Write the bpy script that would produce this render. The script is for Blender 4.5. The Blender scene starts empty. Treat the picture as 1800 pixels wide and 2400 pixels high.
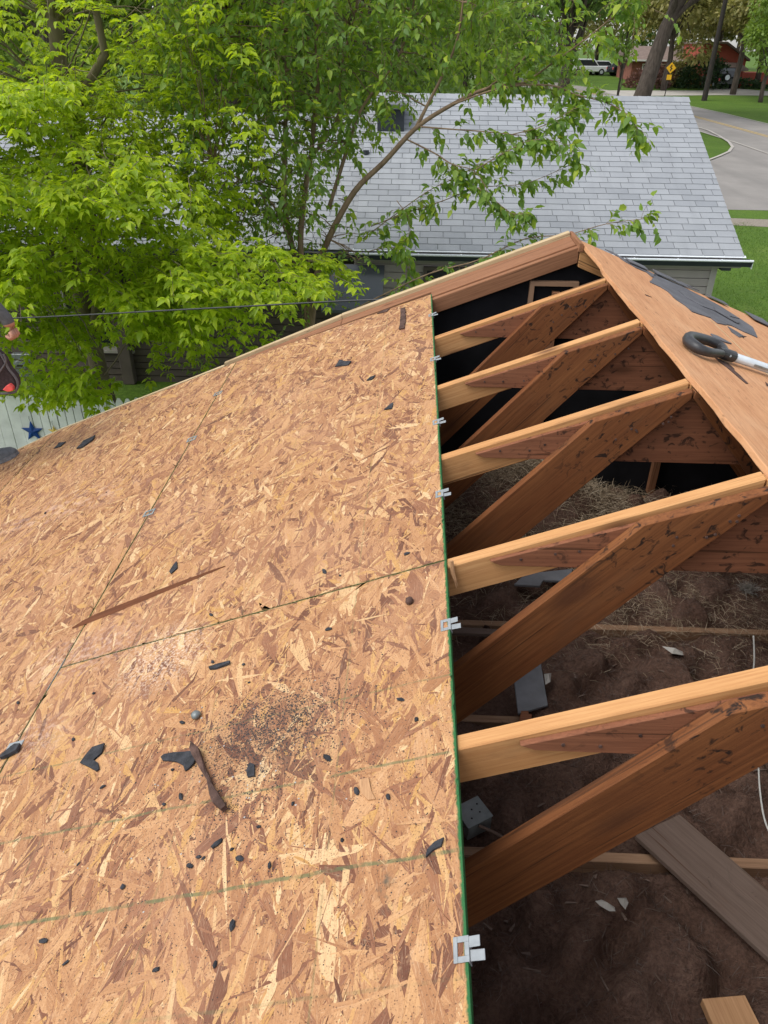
import bpy, bmesh, math, random
import numpy as np
from mathutils import Vector, Matrix
random.seed(7); rng = np.random.default_rng(11)
scene = bpy.context.scene
col = scene.collection
R = math.radians

# ------------------------------------------------------------------ camera
YAW, PITCH, ROLL = -0.0321101797, 0.555010495, -0.0118979406
CAM = np.array([-0.114613650, -1.64225164, 1.16230632]); F = 1761.57153
def cam_axes():
    cy, sy, cp, sp = math.cos(YAW), math.sin(YAW), math.cos(PITCH), math.sin(PITCH)
    f = np.array([sy*cp, cy*cp, -sp]); r = np.array([cy, -sy, 0.]); d = np.cross(f, r)
    cr, sr = math.cos(ROLL), math.sin(ROLL)
    return cr*r+sr*d, -sr*r+cr*d, f
CR, CD, CF = cam_axes()
cd = bpy.data.cameras.new('camera'); co = bpy.data.objects.new('camera', cd); col.objects.link(co)
cd.sensor_fit = 'VERTICAL'; cd.sensor_height = 36; cd.sensor_width = 27
cd.lens = F/2400*36; cd.clip_start = 0.05; cd.clip_end = 3000
co.matrix_world = Matrix([[CR[i], -CD[i], -CF[i], CAM[i]] for i in range(3)]+[[0, 0, 0, 1]])
scene.camera = co
# ------------------------------------------------------------------ light
SUN_EL, SUN_AZ = 58, -112       # azimuth measured from +Y towards +X
world = bpy.data.worlds.new('World'); scene.world = world; world.use_nodes = True
wn = world.node_tree; bg = wn.nodes['Background']
sky = wn.nodes.new('ShaderNodeTexSky'); sky.sky_type = 'NISHITA'; sky.sun_disc = False
sky.sun_elevation = R(SUN_EL); sky.sun_rotation = R(SUN_AZ); sky.dust_density = 1.5; sky.air_density = 1.0; sky.ozone_density = 1.0
hs = wn.nodes.new('ShaderNodeHueSaturation'); hs.inputs['Saturation'].default_value = 0.28
wn.links.new(sky.outputs[0], hs.inputs['Color']); wn.links.new(hs.outputs[0], bg.inputs[0]); bg.inputs[1].default_value = 0.15
sd = bpy.data.lights.new('sun', 'SUN'); sd.energy = 1.2; sd.angle = R(32); sd.color = (1, .965, .91)
so = bpy.data.objects.new('sun', sd); col.objects.link(so)
dirv = Vector((math.sin(R(SUN_AZ))*math.cos(R(SUN_EL)), math.cos(R(SUN_AZ))*math.cos(R(SUN_EL)), math.sin(R(SUN_EL))))
so.rotation_euler = dirv.to_track_quat('Z', 'Y').to_euler(); so.location = dirv*40
vs = scene.view_settings; vs.view_transform = 'Standard'; vs.look = 'None'; vs.gamma = 1; vs.exposure = 0.80

# ------------------------------------------------------------------ pixel helpers (photo pixels -> points on known surfaces)
S = 0.6096; SL = R(21.2); TS = math.tan(SL); CS = math.cos(SL); SS = math.sin(SL)
RX, RZ = 0.762, 0.762*TS        # ridge
GZ = -3.7                       # ground
def ray(p): return CR*((p[0]-900)/F)+CD*((p[1]-1200)/F)+CF
def onY(p, Y): d = ray(p); return CAM+d*((Y-CAM[1])/d[1])
def onZ(p, Z): d = ray(p); return CAM+d*((Z-CAM[2])/d[2])
def gpt(p): return onZ(p, GZ)
def roof_uv(p):
    n = np.array([-SS, 0, CS]); d = ray(p); P = CAM+d*(-(n@CAM)/(n@d)); return P[0]/CS, P[1]
def roof_pt(v, y, h=0): return np.array([v*CS-h*SS, y, v*SS+h*CS])
def rroof_pt(w, y, h=0): return np.array([RX+w*CS+h*SS, y, RZ-w*SS+h*CS])
def rroof_uv(p):
    n = np.array([SS, 0, CS]); d = ray(p); P = CAM+d*((n@(np.array([RX, 0, RZ])-CAM))/(n@d)); return (P[0]-RX)/CS, P[1]

def inpoly(p, poly):
    x, y = p; r = False; n = len(poly)
    for i in range(n):
        (x1, y1), (x2, y2) = poly[i], poly[(i+1) % n]
        if (y1 > y) != (y2 > y) and x < (x2-x1)*(y-y1)/(y2-y1)+x1: r = not r
    return r
# ------------------------------------------------------------------ mesh helpers
class MB:
    def __init__(s): s.v = []; s.f = []; s.m = []
    def add(s, vs, fs, mi=0):
        o = len(s.v); s.v += [tuple(map(float, x)) for x in vs]
        for f in fs: s.f.append(tuple(i+o for i in f)); s.m.append(mi)
        return s
    def box(s, a, b, mi=0):
        (x0, y0, z0), (x1, y1, z1) = a, b
        s.add([(x0,y0,z0),(x1,y0,z0),(x1,y1,z0),(x0,y1,z0),(x0,y0,z1),(x1,y0,z1),(x1,y1,z1),(x0,y1,z1)],
              [(0,3,2,1),(4,5,6,7),(0,1,5,4),(1,2,6,5),(2,3,7,6),(3,0,4,7)], mi); return s
    def hexa(s, p, mi=0):       # 8 points: bottom 4, top 4
        s.add(p, [(0,3,2,1),(4,5,6,7),(0,1,5,4),(1,2,6,5),(2,3,7,6),(3,0,4,7)], mi); return s
    def prism(s, bot, top, mi=0, mtop=None, mside=None):
        n = len(bot); o = len(s.v)
        s.v += [tuple(map(float, x)) for x in bot]+[tuple(map(float, x)) for x in top]
        s.f.append(tuple(o+i for i in reversed(range(n)))); s.m.append(mi)
        s.f.append(tuple(o+n+i for i in range(n))); s.m.append(mi if mtop is None else mtop)
        for i in range(n):
            j = (i+1) % n; s.f.append((o+i, o+j, o+n+j, o+n+i)); s.m.append(mi if mside is None else mside)
        return s
    def tube(s, pts, rad, seg=8, caps=True, mi=0):
        pts = [np.array(p, float) for p in pts]; n = len(pts)
        if not hasattr(rad, '__len__'): rad = [rad]*n
        o = len(s.v); t0 = pts[1]-pts[0]; t0 = t0/np.linalg.norm(t0)
        a = np.cross(t0, (0, 0, 1.)) if abs(t0[2]) < .9 else np.cross(t0, (1., 0, 0)); a /= np.linalg.norm(a)
        for i in range(n):
            t = pts[min(i+1, n-1)]-pts[max(i-1, 0)]; t = t/(np.linalg.norm(t)+1e-9)
            a = a-t*(a@t); a /= np.linalg.norm(a); b = np.cross(t, a)
            for k in range(seg):
                an = 2*math.pi*k/seg; s.v.append(tuple(pts[i]+rad[i]*(math.cos(an)*a+math.sin(an)*b)))
        for i in range(n-1):
            for k in range(seg):
                k2 = (k+1) % seg; s.f.append((o+i*seg+k, o+i*seg+k2, o+(i+1)*seg+k2, o+(i+1)*seg+k)); s.m.append(mi)
        if caps:
            s.f.append(tuple(o+k for k in reversed(range(seg)))); s.m.append(mi)
            s.f.append(tuple(o+(n-1)*seg+k for k in range(seg))); s.m.append(mi)
        return s
    def ball(s, c, r, seg=10, rings=6, mi=0, jit=0):
        o = len(s.v); c = np.array(c, float); r = np.array(r if hasattr(r, '__len__') else (r, r, r), float)
        s.v.append(tuple(c+(0, 0, r[2])))
        for i in range(1, rings):
            th = math.pi*i/rings
            for k in range(seg):
                ph = 2*math.pi*k/seg; j = 1+jit*(random.random()-.5)
                s.v.append(tuple(c+j*r*(math.sin(th)*math.cos(ph), math.sin(th)*math.sin(ph), math.cos(th))))
        s.v.append(tuple(c-(0, 0, r[2]))); e = len(s.v)-1
        for k in range(seg):
            k2 = (k+1) % seg; s.f.append((o, o+1+k, o+1+k2)); s.m.append(mi)
            for i in range(rings-2):
                s.f.append((o+1+i*seg+k, o+1+(i+1)*seg+k, o+1+(i+1)*seg+k2, o+1+i*seg+k2)); s.m.append(mi)
            s.f.append((o+1+(rings-2)*seg+k, e, o+1+(rings-2)*seg+k2)); s.m.append(mi)
        return s
    def build(s, name, mats, parent=None, smooth=False, bevel=0, axis=None, off=None):
        me = bpy.data.meshes.new(name); me.from_pydata(s.v, [], s.f)
        if not isinstance(mats, (list, tuple)): mats = [mats]
        for m in mats: me.materials.append(M[m] if isinstance(m, str) else m)
        if any(s.m): me.polygons.foreach_set('material_index', s.m)
        if bevel:
            bm = bmesh.new(); bm.from_mesh(me)
            bmesh.ops.bevel(bm, geom=[e for e in bm.edges if e.calc_face_angle(0) > .5], offset=bevel, segments=1, affect='EDGES', clamp_overlap=True)
            bm.to_mesh(me); bm.free()
        bm = bmesh.new(); bm.from_mesh(me); bmesh.ops.recalc_face_normals(bm, faces=bm.faces); bm.to_mesh(me); bm.free()
        if axis is not None: grain(me, axis, off)
        if smooth: me.polygons.foreach_set('use_smooth', [True]*len(me.polygons))
        me.update(); return link(name, me, parent)
def grain(me, axis, off=None):
    a = np.array(axis, float); a /= np.linalg.norm(a)
    b = np.cross(a, (0, 1., 0)) if abs(a[1]) < .9 else np.cross(a, (0, 0, 1.)); b /= np.linalg.norm(b); c = np.cross(a, b)
    n = len(me.vertices); P = np.empty(n*3); me.vertices.foreach_get('co', P); P = P.reshape(-1, 3)
    o = np.array(off) if off is not None else rng.uniform(-20, 20, 3)
    W = np.stack([P@a, P@b, P@c], 1)+o
    at = me.attributes.new('wc', 'FLOAT_VECTOR', 'POINT'); at.data.foreach_set('vector', W.astype(np.float32).ravel())
def link(name, me, parent=None):
    o = bpy.data.objects.new(name, me); col.objects.link(o)
    if parent is not None: o.parent = parent
    return o
def tag(o, label, cat, group=None, kind=None):
    o['label'] = label; o['category'] = cat
    if group: o['group'] = group
    if kind: o['kind'] = kind
    return o
def struct(o): o['kind'] = 'structure'; return o
def stuff(o): o['kind'] = 'stuff'; return o
def empty(name, loc, label, cat, group=None):
    o = bpy.data.objects.new(name, None); col.objects.link(o); o.location = loc; o.empty_display_size = .2
    return tag(o, label, cat, group)
def raw_mesh(name, V, Fc, mat, parent=None, smooth=False):   # V (n,3), Fc (m,3) triangles
    me = bpy.data.meshes.new(name); V = np.asarray(V, np.float32); Fc = np.asarray(Fc, np.int32); k = Fc.shape[1]
    me.vertices.add(len(V)); me.vertices.foreach_set('co', V.ravel())
    me.loops.add(Fc.size); me.loops.foreach_set('vertex_index', Fc.ravel())
    me.polygons.add(len(Fc)); me.polygons.foreach_set('loop_start', np.arange(0, Fc.size, k, dtype=np.int32))
    if smooth: me.polygons.foreach_set('use_smooth', np.ones(len(Fc), bool))
    me.update(calc_edges=True)
    for m in (mat if isinstance(mat, (list, tuple)) else [mat]): me.materials.append(M[m])
    return link(name, me, parent)
def localize(o):        # put the parts of an Empty that stands at loc into its local frame
    inv = Matrix.Translation(-Vector(o.location))
    for c in [c for c in bpy.data.objects if c.parent == o]: c.matrix_parent_inverse = inv
    return o

# ------------------------------------------------------------------ materials
M = {}
class NT:
    def __init__(s, name, rough=.7, spec=.3):
        m = bpy.data.materials.new(name); m.use_nodes = True; s.m = m; s.t = m.node_tree; M[name] = m
        s.b = s.t.nodes['Principled BSDF']; s.b.inputs['Roughness'].default_value = rough; s.b.inputs['Specular IOR Level'].default_value = spec
    def n(s, typ, **kw):
        x = s.t.nodes.new('ShaderNode'+typ)
        for k, v in kw.items():
            if k in x.inputs.keys(): s.set(x.inputs[k], v)
            else: setattr(x, k, v)
        return x
    def set(s, sock, v):
        if hasattr(v, 'is_output') or hasattr(v, 'links'): s.t.links.new(v, sock)
        else: sock.default_value = v
    def coord(s, k='Object'): return s.n('TexCoord').outputs[k]
    def attr(s, nm): return s.n('Attribute', attribute_name=nm).outputs['Vector']
    def map(s, v, scale=(1,1,1), loc=(0,0,0), rot=(0,0,0)):
        x = s.n('Mapping'); s.set(x.inputs[0], v); x.inputs['Scale'].default_value = scale; x.inputs['Location'].default_value = loc; x.inputs['Rotation'].default_value = rot; return x.outputs[0]
    def noise(s, v, scale=5, detail=4, rough=.55, dist=0):
        x = s.n('TexNoise'); s.set(x.inputs['Vector'], v); x.inputs['Scale'].default_value = scale; x.inputs['Detail'].default_value = detail; x.inputs['Roughness'].default_value = rough; x.inputs['Distortion'].default_value = dist; return x.outputs['Fac']
    def vor(s, v, scale=5, rnd=1, feature='F1', out='Distance'):
        x = s.n('TexVoronoi', feature=feature); s.set(x.inputs['Vector'], v); x.inputs['Scale'].default_value = scale; x.inputs['Randomness'].default_value = rnd; return x.outputs[out]
    def ramp(s, f, stops, interp='LINEAR'):
        x = s.n('ValToRGB'); s.set(x.inputs[0], f); e = x.color_ramp; e.interpolation = interp
        while len(e.elements) < len(stops): e.elements.new(.5)
        for q, (p, c) in zip(e.elements, stops): q.position = p; q.color = (*c, 1) if hasattr(c, '__len__') else (c, c, c, 1)
        return x.outputs[0]
    def mix(s, f, a, b, mode='MIX'):
        x = s.n('Mix', data_type='RGBA', blend_type=mode); s.set(x.inputs['Factor'], f)
        for k, v in ((6, a), (7, b)):
            if hasattr(v, 'links'): s.t.links.new(v, x.inputs[k])
            else: x.inputs[k].default_value = (*v, 1) if len(v) == 3 else v
        return x.outputs[2]
    def math(s, op, a, b=0, c=0):
        x = s.n('Math', operation=op); s.set(x.inputs[0], a); s.set(x.inputs[1], b); s.set(x.inputs[2], c); return x.outputs[0]
    def sep(s, v): x = s.n('SeparateXYZ'); s.set(x.inputs[0], v); return x.outputs
    def island(s): return s.n('NewGeometry').outputs['Random Per Island']
    def orand(s): return s.n('ObjectInfo').outputs['Random']
    def col(s, c): s.set(s.b.inputs['Base Color'], c if hasattr(c, 'links') else (*c, 1)); return s
    def bump(s, h, strength=.3, dist=.01):
        x = s.n('Bump'); x.inputs['Strength'].default_value = strength; x.inputs['Distance'].default_value = dist; s.set(x.inputs['Height'], h); s.t.links.new(x.outputs[0], s.b.inputs['Normal']); return s
def flat(name, c, rough=.7, spec=.3, var=.15, scale=8, metal=0, bump=0):
    t = NT(name, rough, spec); v = t.coord(); n = t.noise(v, scale, 5)
    k = t.ramp(n, [(.3, tuple(x*(1-var) for x in c)), (.7, tuple(min(1, x*(1+var)) for x in c))]); t.col(k); t.b.inputs['Metallic'].default_value = metal
    if bump: t.bump(t.noise(v, scale*8, 4), bump, .005)
    return t

def make_osb(name, island):
    t = NT(name, .62, .25); P = t.coord('Object'); xyz = t.sep(P)
    rnd = t.island() if island else t.noise(P, 30, 3)
    base = t.ramp(rnd, [(0, (.13,.050,.029)), (.06, (.20,.080,.043)), (.15, (.30,.132,.068)), (.28, (.375,.178,.080)), (.44, (.445,.225,.102)), (.60, (.505,.268,.124)), (.76, (.565,.318,.152)), (.86, (.54,.295,.095)), (.94, (.63,.40,.195)), (1, (.72,.50,.27))])
    wc = t.attr('wc')
    g = t.noise(t.map(wc, (14, 260, 1)), 1, 4, .65)
    base = t.mix(t.ramp(g, [(.3, .5), (.72, 0)]), base, t.mix(1, base, (.62,.52,.47), 'MULTIPLY'))
    base = t.mix(t.ramp(t.noise(t.map(wc, (40, 700, 1)), 1, 2), [(.55, 0), (.75, .35)]), base, (.72,.52,.34))
    # fine dark flecks pressed into the face
    sp = t.vor(P, 150); base = t.mix(t.ramp(sp, [(.12, .8), (.24, 0)]), base, (.10,.05,.03))
    sp2 = t.noise(P, 230, 4, .75); base = t.mix(t.ramp(sp2, [(.53, 0), (.66, .6)]), base, (.17,.085,.045))
    # broad weathering
    base = t.mix(t.ramp(t.noise(P, 2.2, 4), [(.45, 0), (.75, .28)]), base, (.52,.30,.19))
    ms = t.noise(t.map(P, (38, 15, 1)), 1, 4, .7, .6); base = t.mix(t.ramp(ms, [(.55, 0), (.72, .32)]), base, (.24,.105,.055)); base = t.mix(t.ramp(ms, [(.28, .3), (.42, 0)]), base, (.68,.44,.25))
    ge = t.ramp(t.math('ADD', t.math('ABSOLUTE', xyz[0]), t.math('MULTIPLY', t.math('SUBTRACT', t.noise(P, 90, 3), .5), .009)), [(.0045, 1), (.0072, 0)])
    base = t.mix(ge, base, (.028,.13,.04))
    row = t.math('GREATER_THAN', xyz[0], -1.2215)
    for dd_ in (t.math('ABSOLUTE', t.math('ADD', xyz[0], 1.222)), t.math('ADD', t.math('ABSOLUTE', xyz[1]), t.math('MULTIPLY', t.math('SUBTRACT', 1, row), 9)), t.math('ABSOLUTE', t.math('ADD', xyz[0], 2.444))):
        base = t.mix(t.ramp(dd_, [(.0028, .9), (.0042, 0)]), base, (.030,.115,.036))
    # printed green nailing lines
    wob = t.math('MULTIPLY', t.math('SUBTRACT', t.noise(P, 7, 2), .5), .012)
    yy = t.math('ADD', t.math('ADD', xyz[1], wob), t.math('MULTIPLY', xyz[0], .021))
    brk = t.ramp(t.noise(P, 26, 4, .7), [(.36, 0), (.56, 1)])
    for y0, w, a in ((-.85, .0050, .7), (-.64, .0042, .6), (-.43, .0035, .45), (-1.06, .004, .25)):
        d = t.math('ABSOLUTE', t.math('SUBTRACT', yy, y0)); l = t.ramp(t.math('DIVIDE', d, w), [(.55, a), (1, 0)])
        base = t.mix(t.math('MULTIPLY', l, brk), base, (.09,.135,.06))
    for x0, w, a in ((-.255, .0028, .35), (-.61, .0028, .25), (-.97, .003, .3)):
        d = t.math('ABSOLUTE', t.math('SUBTRACT', xyz[0], x0)); l = t.ramp(t.math('DIVIDE', d, w), [(.5, a), (1, 0)])
        base = t.mix(t.math('MULTIPLY', l, brk), base, (.12,.15,.06))
    def blob(pv, py, rv, ry):
        dv = t.math('DIVIDE', t.math('SUBTRACT', xyz[0], pv), rv); dy = t.math('DIVIDE', t.math('SUBTRACT', xyz[1], py), ry)
        return t.math('ADD', t.math('MULTIPLY', dv, dv), t.math('MULTIPLY', dy, dy))
    for px, rv, ry, c, a, sc in (((380,1540), .17, .17, (.72,.55,.42), .8, 120), ((200,1530), .25, .14, (.62,.43,.34), .5, 60), ((90,1730), .12, .1, (.60,.42,.33), .5, 60),
                           ((150,1190), .5, .18, (.62,.42,.33), .45, 20), ((620,1700), .20, .13, (.06,.04,.032), .8, 190), ((560,1790), .13, .1, (.06,.04,.032), .6, 190), ((700,1770), .12, .1, (.07,.05,.035), .5, 200), ((100,1740), .05, .04, (.1,.08,.07), .7, 180), ((905,2080), .022, .05, (.10,.085,.06), .9, 25)):
        v_, y_ = roof_uv(px); d = blob(v_, y_, rv, ry); f = t.ramp(d, [(0, 1), (1, 0)])
        base = t.mix(t.math('MULTIPLY', f, t.ramp(t.noise(P, sc, 3, .7), [(.47, 0), (.62, a)])), base, c)
    t.col(base); t.bump(t.math('ADD', t.noise(P, 420, 3), t.math('MULTIPLY', g, .8)), .35, .0012)
make_osb('osb_strand', True); make_osb('osb_core', False)
flat('osb_green', (.022,.115,.035), .6, .3, .35, 40)

def wood(name, c1, c2, c3, knots=1.0, stain=0.0, ringscale=1.0, rough=.75):
    t = NT(name, rough, .18); w = t.attr('wc')
    big = t.noise(t.map(w, (2.2, 11*ringscale, 11*ringscale)), 1, 5, .65)
    fine = t.noise(t.map(w, (5, 190, 190)), 1, 4, .7)
    ring = t.n('TexWave', wave_type='BANDS', bands_direction='Y'); t.set(ring.inputs['Vector'], t.map(w, (.5, 13*ringscale, 13*ringscale))); ring.inputs['Scale'].default_value = 1.3; ring.inputs['Distortion'].default_value = 6; ring.inputs['Detail'].default_value = 3; ring.inputs['Detail Scale'].default_value = .7
    c = t.mix(t.ramp(big, [(.3, 0), (.7, 1)]), c1, c2)
    c = t.mix(t.ramp(ring.outputs['Fac'], [(.35, .16), (.9, 0)]), c, c3)
    c = t.mix(t.ramp(fine, [(.38, .45), (.56, 0)]), c, c3)
    kv = t.vor(t.map(w, (1.9, 5.5, 5.5)), 1, .95)
    c = t.mix(t.ramp(kv, [(.06*knots, .8), (.17*knots+1e-3, 0)]), c, (.10,.04,.02))
    ck = t.noise(t.map(w, (1.6, 70, 70)), 1, 2, .5, .3); c = t.mix(t.ramp(ck, [(.66, 0), (.70, .75)]), c, (.07,.03,.015))
    dirt = t.noise(t.map(w, (3, 8, 8)), 1, 5, .65)
    c = t.mix(t.ramp(dirt, [(.56, 0), (.78, .55)]), c, (.13,.065,.035))
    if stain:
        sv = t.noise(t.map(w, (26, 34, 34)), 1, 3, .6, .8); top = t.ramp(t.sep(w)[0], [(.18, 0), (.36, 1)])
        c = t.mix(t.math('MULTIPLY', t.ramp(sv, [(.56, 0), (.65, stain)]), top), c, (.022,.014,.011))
    t.col(c); t.bump(fine, .35, .002); return t
wood('rafter_wood', (.50,.25,.095), (.62,.345,.15), (.36,.15,.055), .9)
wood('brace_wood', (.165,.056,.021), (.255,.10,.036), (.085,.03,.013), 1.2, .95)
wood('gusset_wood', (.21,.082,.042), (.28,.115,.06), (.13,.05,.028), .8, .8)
wood('rake_wood', (.25,.115,.058), (.33,.16,.085), (.15,.062,.032), .5)
wood('trim_wood', (.50,.38,.22), (.58,.45,.28), (.34,.23,.12), .3)
wood('old_plank', (.15,.105,.085), (.19,.14,.115), (.10,.07,.055), .4)
wood('joist_wood', (.30,.18,.11), (.38,.24,.15), (.18,.10,.06), .8)
wood('pale_wood', (.46,.26,.13), (.54,.32,.17), (.32,.16,.08), 1.0)
wood('splinter_wood', (.15,.055,.026), (.21,.085,.042), (.08,.03,.016), .2)
wood('pole_wood', (.03,.027,.025), (.045,.04,.036), (.018,.015,.013), .3)
def plywood():
    t = NT('plywood_face', .75, .2); P = t.attr('wc')
    a = t.noise(t.map(P, (1.6, 26, 3)), 1, 5, .65, .4); b = t.noise(t.map(P, (9, 130, 30)), 1, 4, .7)
    c = t.ramp(a, [(.25, (.44,.205,.095)), (.5, (.56,.285,.14)), (.75, (.62,.34,.175))])
    c = t.mix(t.ramp(b, [(.38, .45), (.56, 0)]), c, (.36,.155,.065))
    c = t.mix(t.ramp(t.noise(t.map(P, (14, 90, 30)), 1, 3, .7), [(.60, 0), (.70, .6)]), c, (.14,.065,.035))
    c = t.mix(t.ramp(t.noise(P, 2.6, 3), [(.5, 0), (.8, .45)]), c, (.66,.42,.25)); t.col(c); t.bump(b, .5, .003)
plywood()
def felt():
    t = NT('felt', .8, .3); P = t.coord(); n = t.noise(P, 9, 5); f = t.noise(P, 260, 3, .7)
    c = t.ramp(n, [(.3, (.075,.075,.083)), (.7, (.125,.125,.138))]); c = t.mix(t.ramp(f, [(.5, 0), (.7, .5)]), c, (.19,.19,.205)); t.col(c); t.bump(f, .5, .002)
felt()
flat('scrap', (.035,.036,.042), .8, .3, .5, 40, bump=.5)
flat('bark', (.085,.05,.04), .85, .2, .5, 30, bump=.6)
flat('galv', (.30,.32,.33), .5, .4, .15, 60, metal=.25)
flat('clip_dark', (.32,.34,.35), .45, .5, .2, 30, metal=.5)
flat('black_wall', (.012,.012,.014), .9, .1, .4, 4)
flat('black_plastic', (.028,.028,.031), .45, .5, .25, 30)
flat('pole_metal', (.55,.60,.63), .38, .5, .10, 20, metal=.3)
flat('white_paint', (.66,.66,.64), .6, .3, .10, 6)
flat('fence_paint', (.68,.69,.67), .75, .25, .14, 5)
flat('blue_paint', (.008,.05,.22), .55, .3, .25, 8)
flat('gold_paint', (.55,.40,.08), .5, .4, .2, 8)
flat('gutter_white', (.70,.73,.76), .4, .4, .06, 6)
flat('gutter_dark', (.035,.04,.05), .6, .3, .15, 6)
flat('siding', (.34,.30,.285), .7, .25, .07, 3)
flat('siding_brown', (.105,.085,.075), .75, .2, .2, 3)
flat('corner_trim', (.36,.33,.31), .65, .25, .08, 5)
flat('drywall', (.36,.28,.21), .9, .1, .25, 7)
flat('paper', (.42,.40,.37), .8, .2, .15, 30)
flat('tin', (.19,.21,.21), .45, .4, .2, 20, metal=.3)
flat('slate_board', (.16,.165,.18), .6, .3, .2, 12)
flat('granule', (.05,.042,.04), .8, .3, .7, 300)
flat('house_wall', (.42,.40,.36), .8, .2, .1, 3)
flat('skin', (.42,.21,.145), .55, .35, .12, 30)
flat('grey_shirt', (.10,.10,.105), .9, .1, .2, 60, bump=.4)
flat('brown_pants', (.075,.05,.045), .9, .1, .25, 50, bump=.4)
flat('pouch_cloth', (.05,.036,.038), .85, .15, .3, 60, bump=.4)
flat('pouch_trim', (.11,.10,.105), .8, .2, .2, 50)
flat('red_plastic', (.75,.10,.09), .5, .4, .1, 30)
flat('shoe_grey', (.13,.135,.145), .8, .2, .2, 40)
flat('shoe_sole', (.18,.18,.19), .85, .2, .3, 60)
flat('hair', (.03,.02,.015), .8, .2, .3, 80)
flat('brick_far', (.25,.10,.075), .85, .2, .25, 3)
flat('red_siding', (.36,.085,.058), .75, .2, .08, 2)
flat('roof_far', (.21,.16,.14), .85, .2, .15, 3)
flat('dark_void', (.02,.02,.022), .5, .4, .2, 3)
flat('car_dark', (.02,.022,.028), .25, .6, .1, 2)
flat('car_white', (.75,.76,.77), .3, .5, .05, 2)
flat('car_glass', (.03,.04,.045), .08, .7, .1, 2)
flat('tyre', (.02,.02,.02), .9, .2, .2, 10)
flat('yellow_sign', (.78,.42,.01), .5, .4, .05, 4)
flat('sign_black', (.01,.01,.01), .5, .4, .1, 4)
flat('wire_white', (.55,.55,.52), .6, .3, .05, 4)
t = NT('glass', .06, .6); t.col((.02,.024,.028))
t = NT('screen', .9, .1); t.col((.12,.13,.145))

def shingle(name, src):
    t = NT(name, .85, .3); r = t.orand() if src == 'o' else t.island(); P = t.n('NewGeometry').outputs['Position']
    c = t.ramp(r, [(0, (.245,.26,.28)), (.5, (.285,.30,.32)), (1, (.325,.34,.36))])
    c = t.mix(t.ramp(t.noise(P, 1.1, 4, .6), [(.35, 0), (.7, .55)]), c, (.36,.375,.395))
    c = t.mix(t.ramp(t.noise(t.map(P, (5, .7, .7)), 1, 4, .6), [(.5, 0), (.8, .4)]), c, (.21,.22,.235))
    c = t.mix(t.ramp(t.noise(P, 220, 2, .7), [(.45, 0), (.7, .35)]), c, (.17,.175,.19)); t.col(c); t.bump(t.noise(P, 260, 2), .3, .003)
shingle('shingle_piece', 'o'); shingle('shingle_field', 'i')
flat('shingle_under', (.15,.155,.165), .9, .2, .2, 6)

def leafmat(name, cols, trans=.4, tcol=(.35,.5,.05), tint=None):
    t = NT(name, .48, .35); r = t.island(); c = t.ramp(r, cols); t.col(c)
    tr = t.n('BsdfTranslucent'); tm = t.mix(.6, c, tcol); t.set(tr.inputs[0], t.mix(1, tm, (1.3,1.3,1.0), 'MULTIPLY'))
    mx = t.n('MixShader'); mx.inputs[0].default_value = trans; out = t.t.nodes['Material Output']
    t.t.links.new(t.b.outputs[0], mx.inputs[1]); t.t.links.new(tr.outputs[0], mx.inputs[2]); t.t.links.new(mx.outputs[0], out.inputs[0])
leafmat('leaf_elder', [(0, (.16,.25,.014)), (.45, (.29,.41,.018)), (1, (.45,.54,.028))], .5, (.50,.62,.02))
leafmat('leaf_mulberry', [(0, (.10,.19,.04)), (.6, (.17,.28,.05)), (.85, (.25,.36,.04)), (1, (.36,.44,.03))], .44, (.30,.44,.04))
leafmat('leaf_far_a', [(0, (.12,.19,.035)), (1, (.21,.30,.05))], .42, (.30,.42,.06))
leafmat('leaf_far_b', [(0, (.07,.13,.035)), (1, (.14,.21,.05))], .38, (.19,.30,.06))
leafmat('leaf_far_c', [(0, (.16,.17,.055)), (.6, (.28,.26,.09)), (1, (.40,.35,.14))], .36, (.38,.36,.12))
leafmat('leaf_hedge', [(0, (.02,.05,.02)), (1, (.05,.09,.03))], .15, (.06,.1,.02))
leafmat('leaf_redbush', [(0, (.14,.07,.06)), (1, (.22,.11,.09))], .2, (.2,.1,.06))
leafmat('straw', [(0, (.22,.17,.11)), (.6, (.36,.28,.19)), (1, (.52,.43,.31))], .1, (.3,.2,.1))
leafmat('fluff', [(0, (.085,.06,.05)), (.8, (.13,.095,.08)), (1, (.22,.18,.15))], .1, (.2,.13,.1))
leafmat('lint', [(0, (.22,.20,.18)), (1, (.40,.38,.35))], .2, (.4,.38,.35))
leafmat('grass_blade', [(0, (.05,.115,.02)), (.6, (.085,.17,.025)), (1, (.15,.22,.05))], .3, (.2,.3,.03))
def bark_mat(name, c1, c2):
    t = NT(name, .85, .15); P = t.coord(); n = t.noise(t.map(P, (9, 9, 1.5)), 1, 5, .65); t.col(t.ramp(n, [(.3, c1), (.7, c2)])); t.bump(n, .6, .02)
bark_mat('stem_bark', (.15,.10,.065), (.31,.22,.145)); bark_mat('trunk_bark', (.045,.035,.03), (.12,.095,.08)); bark_mat('twig_bark', (.12,.10,.06), (.2,.17,.11))
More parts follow.
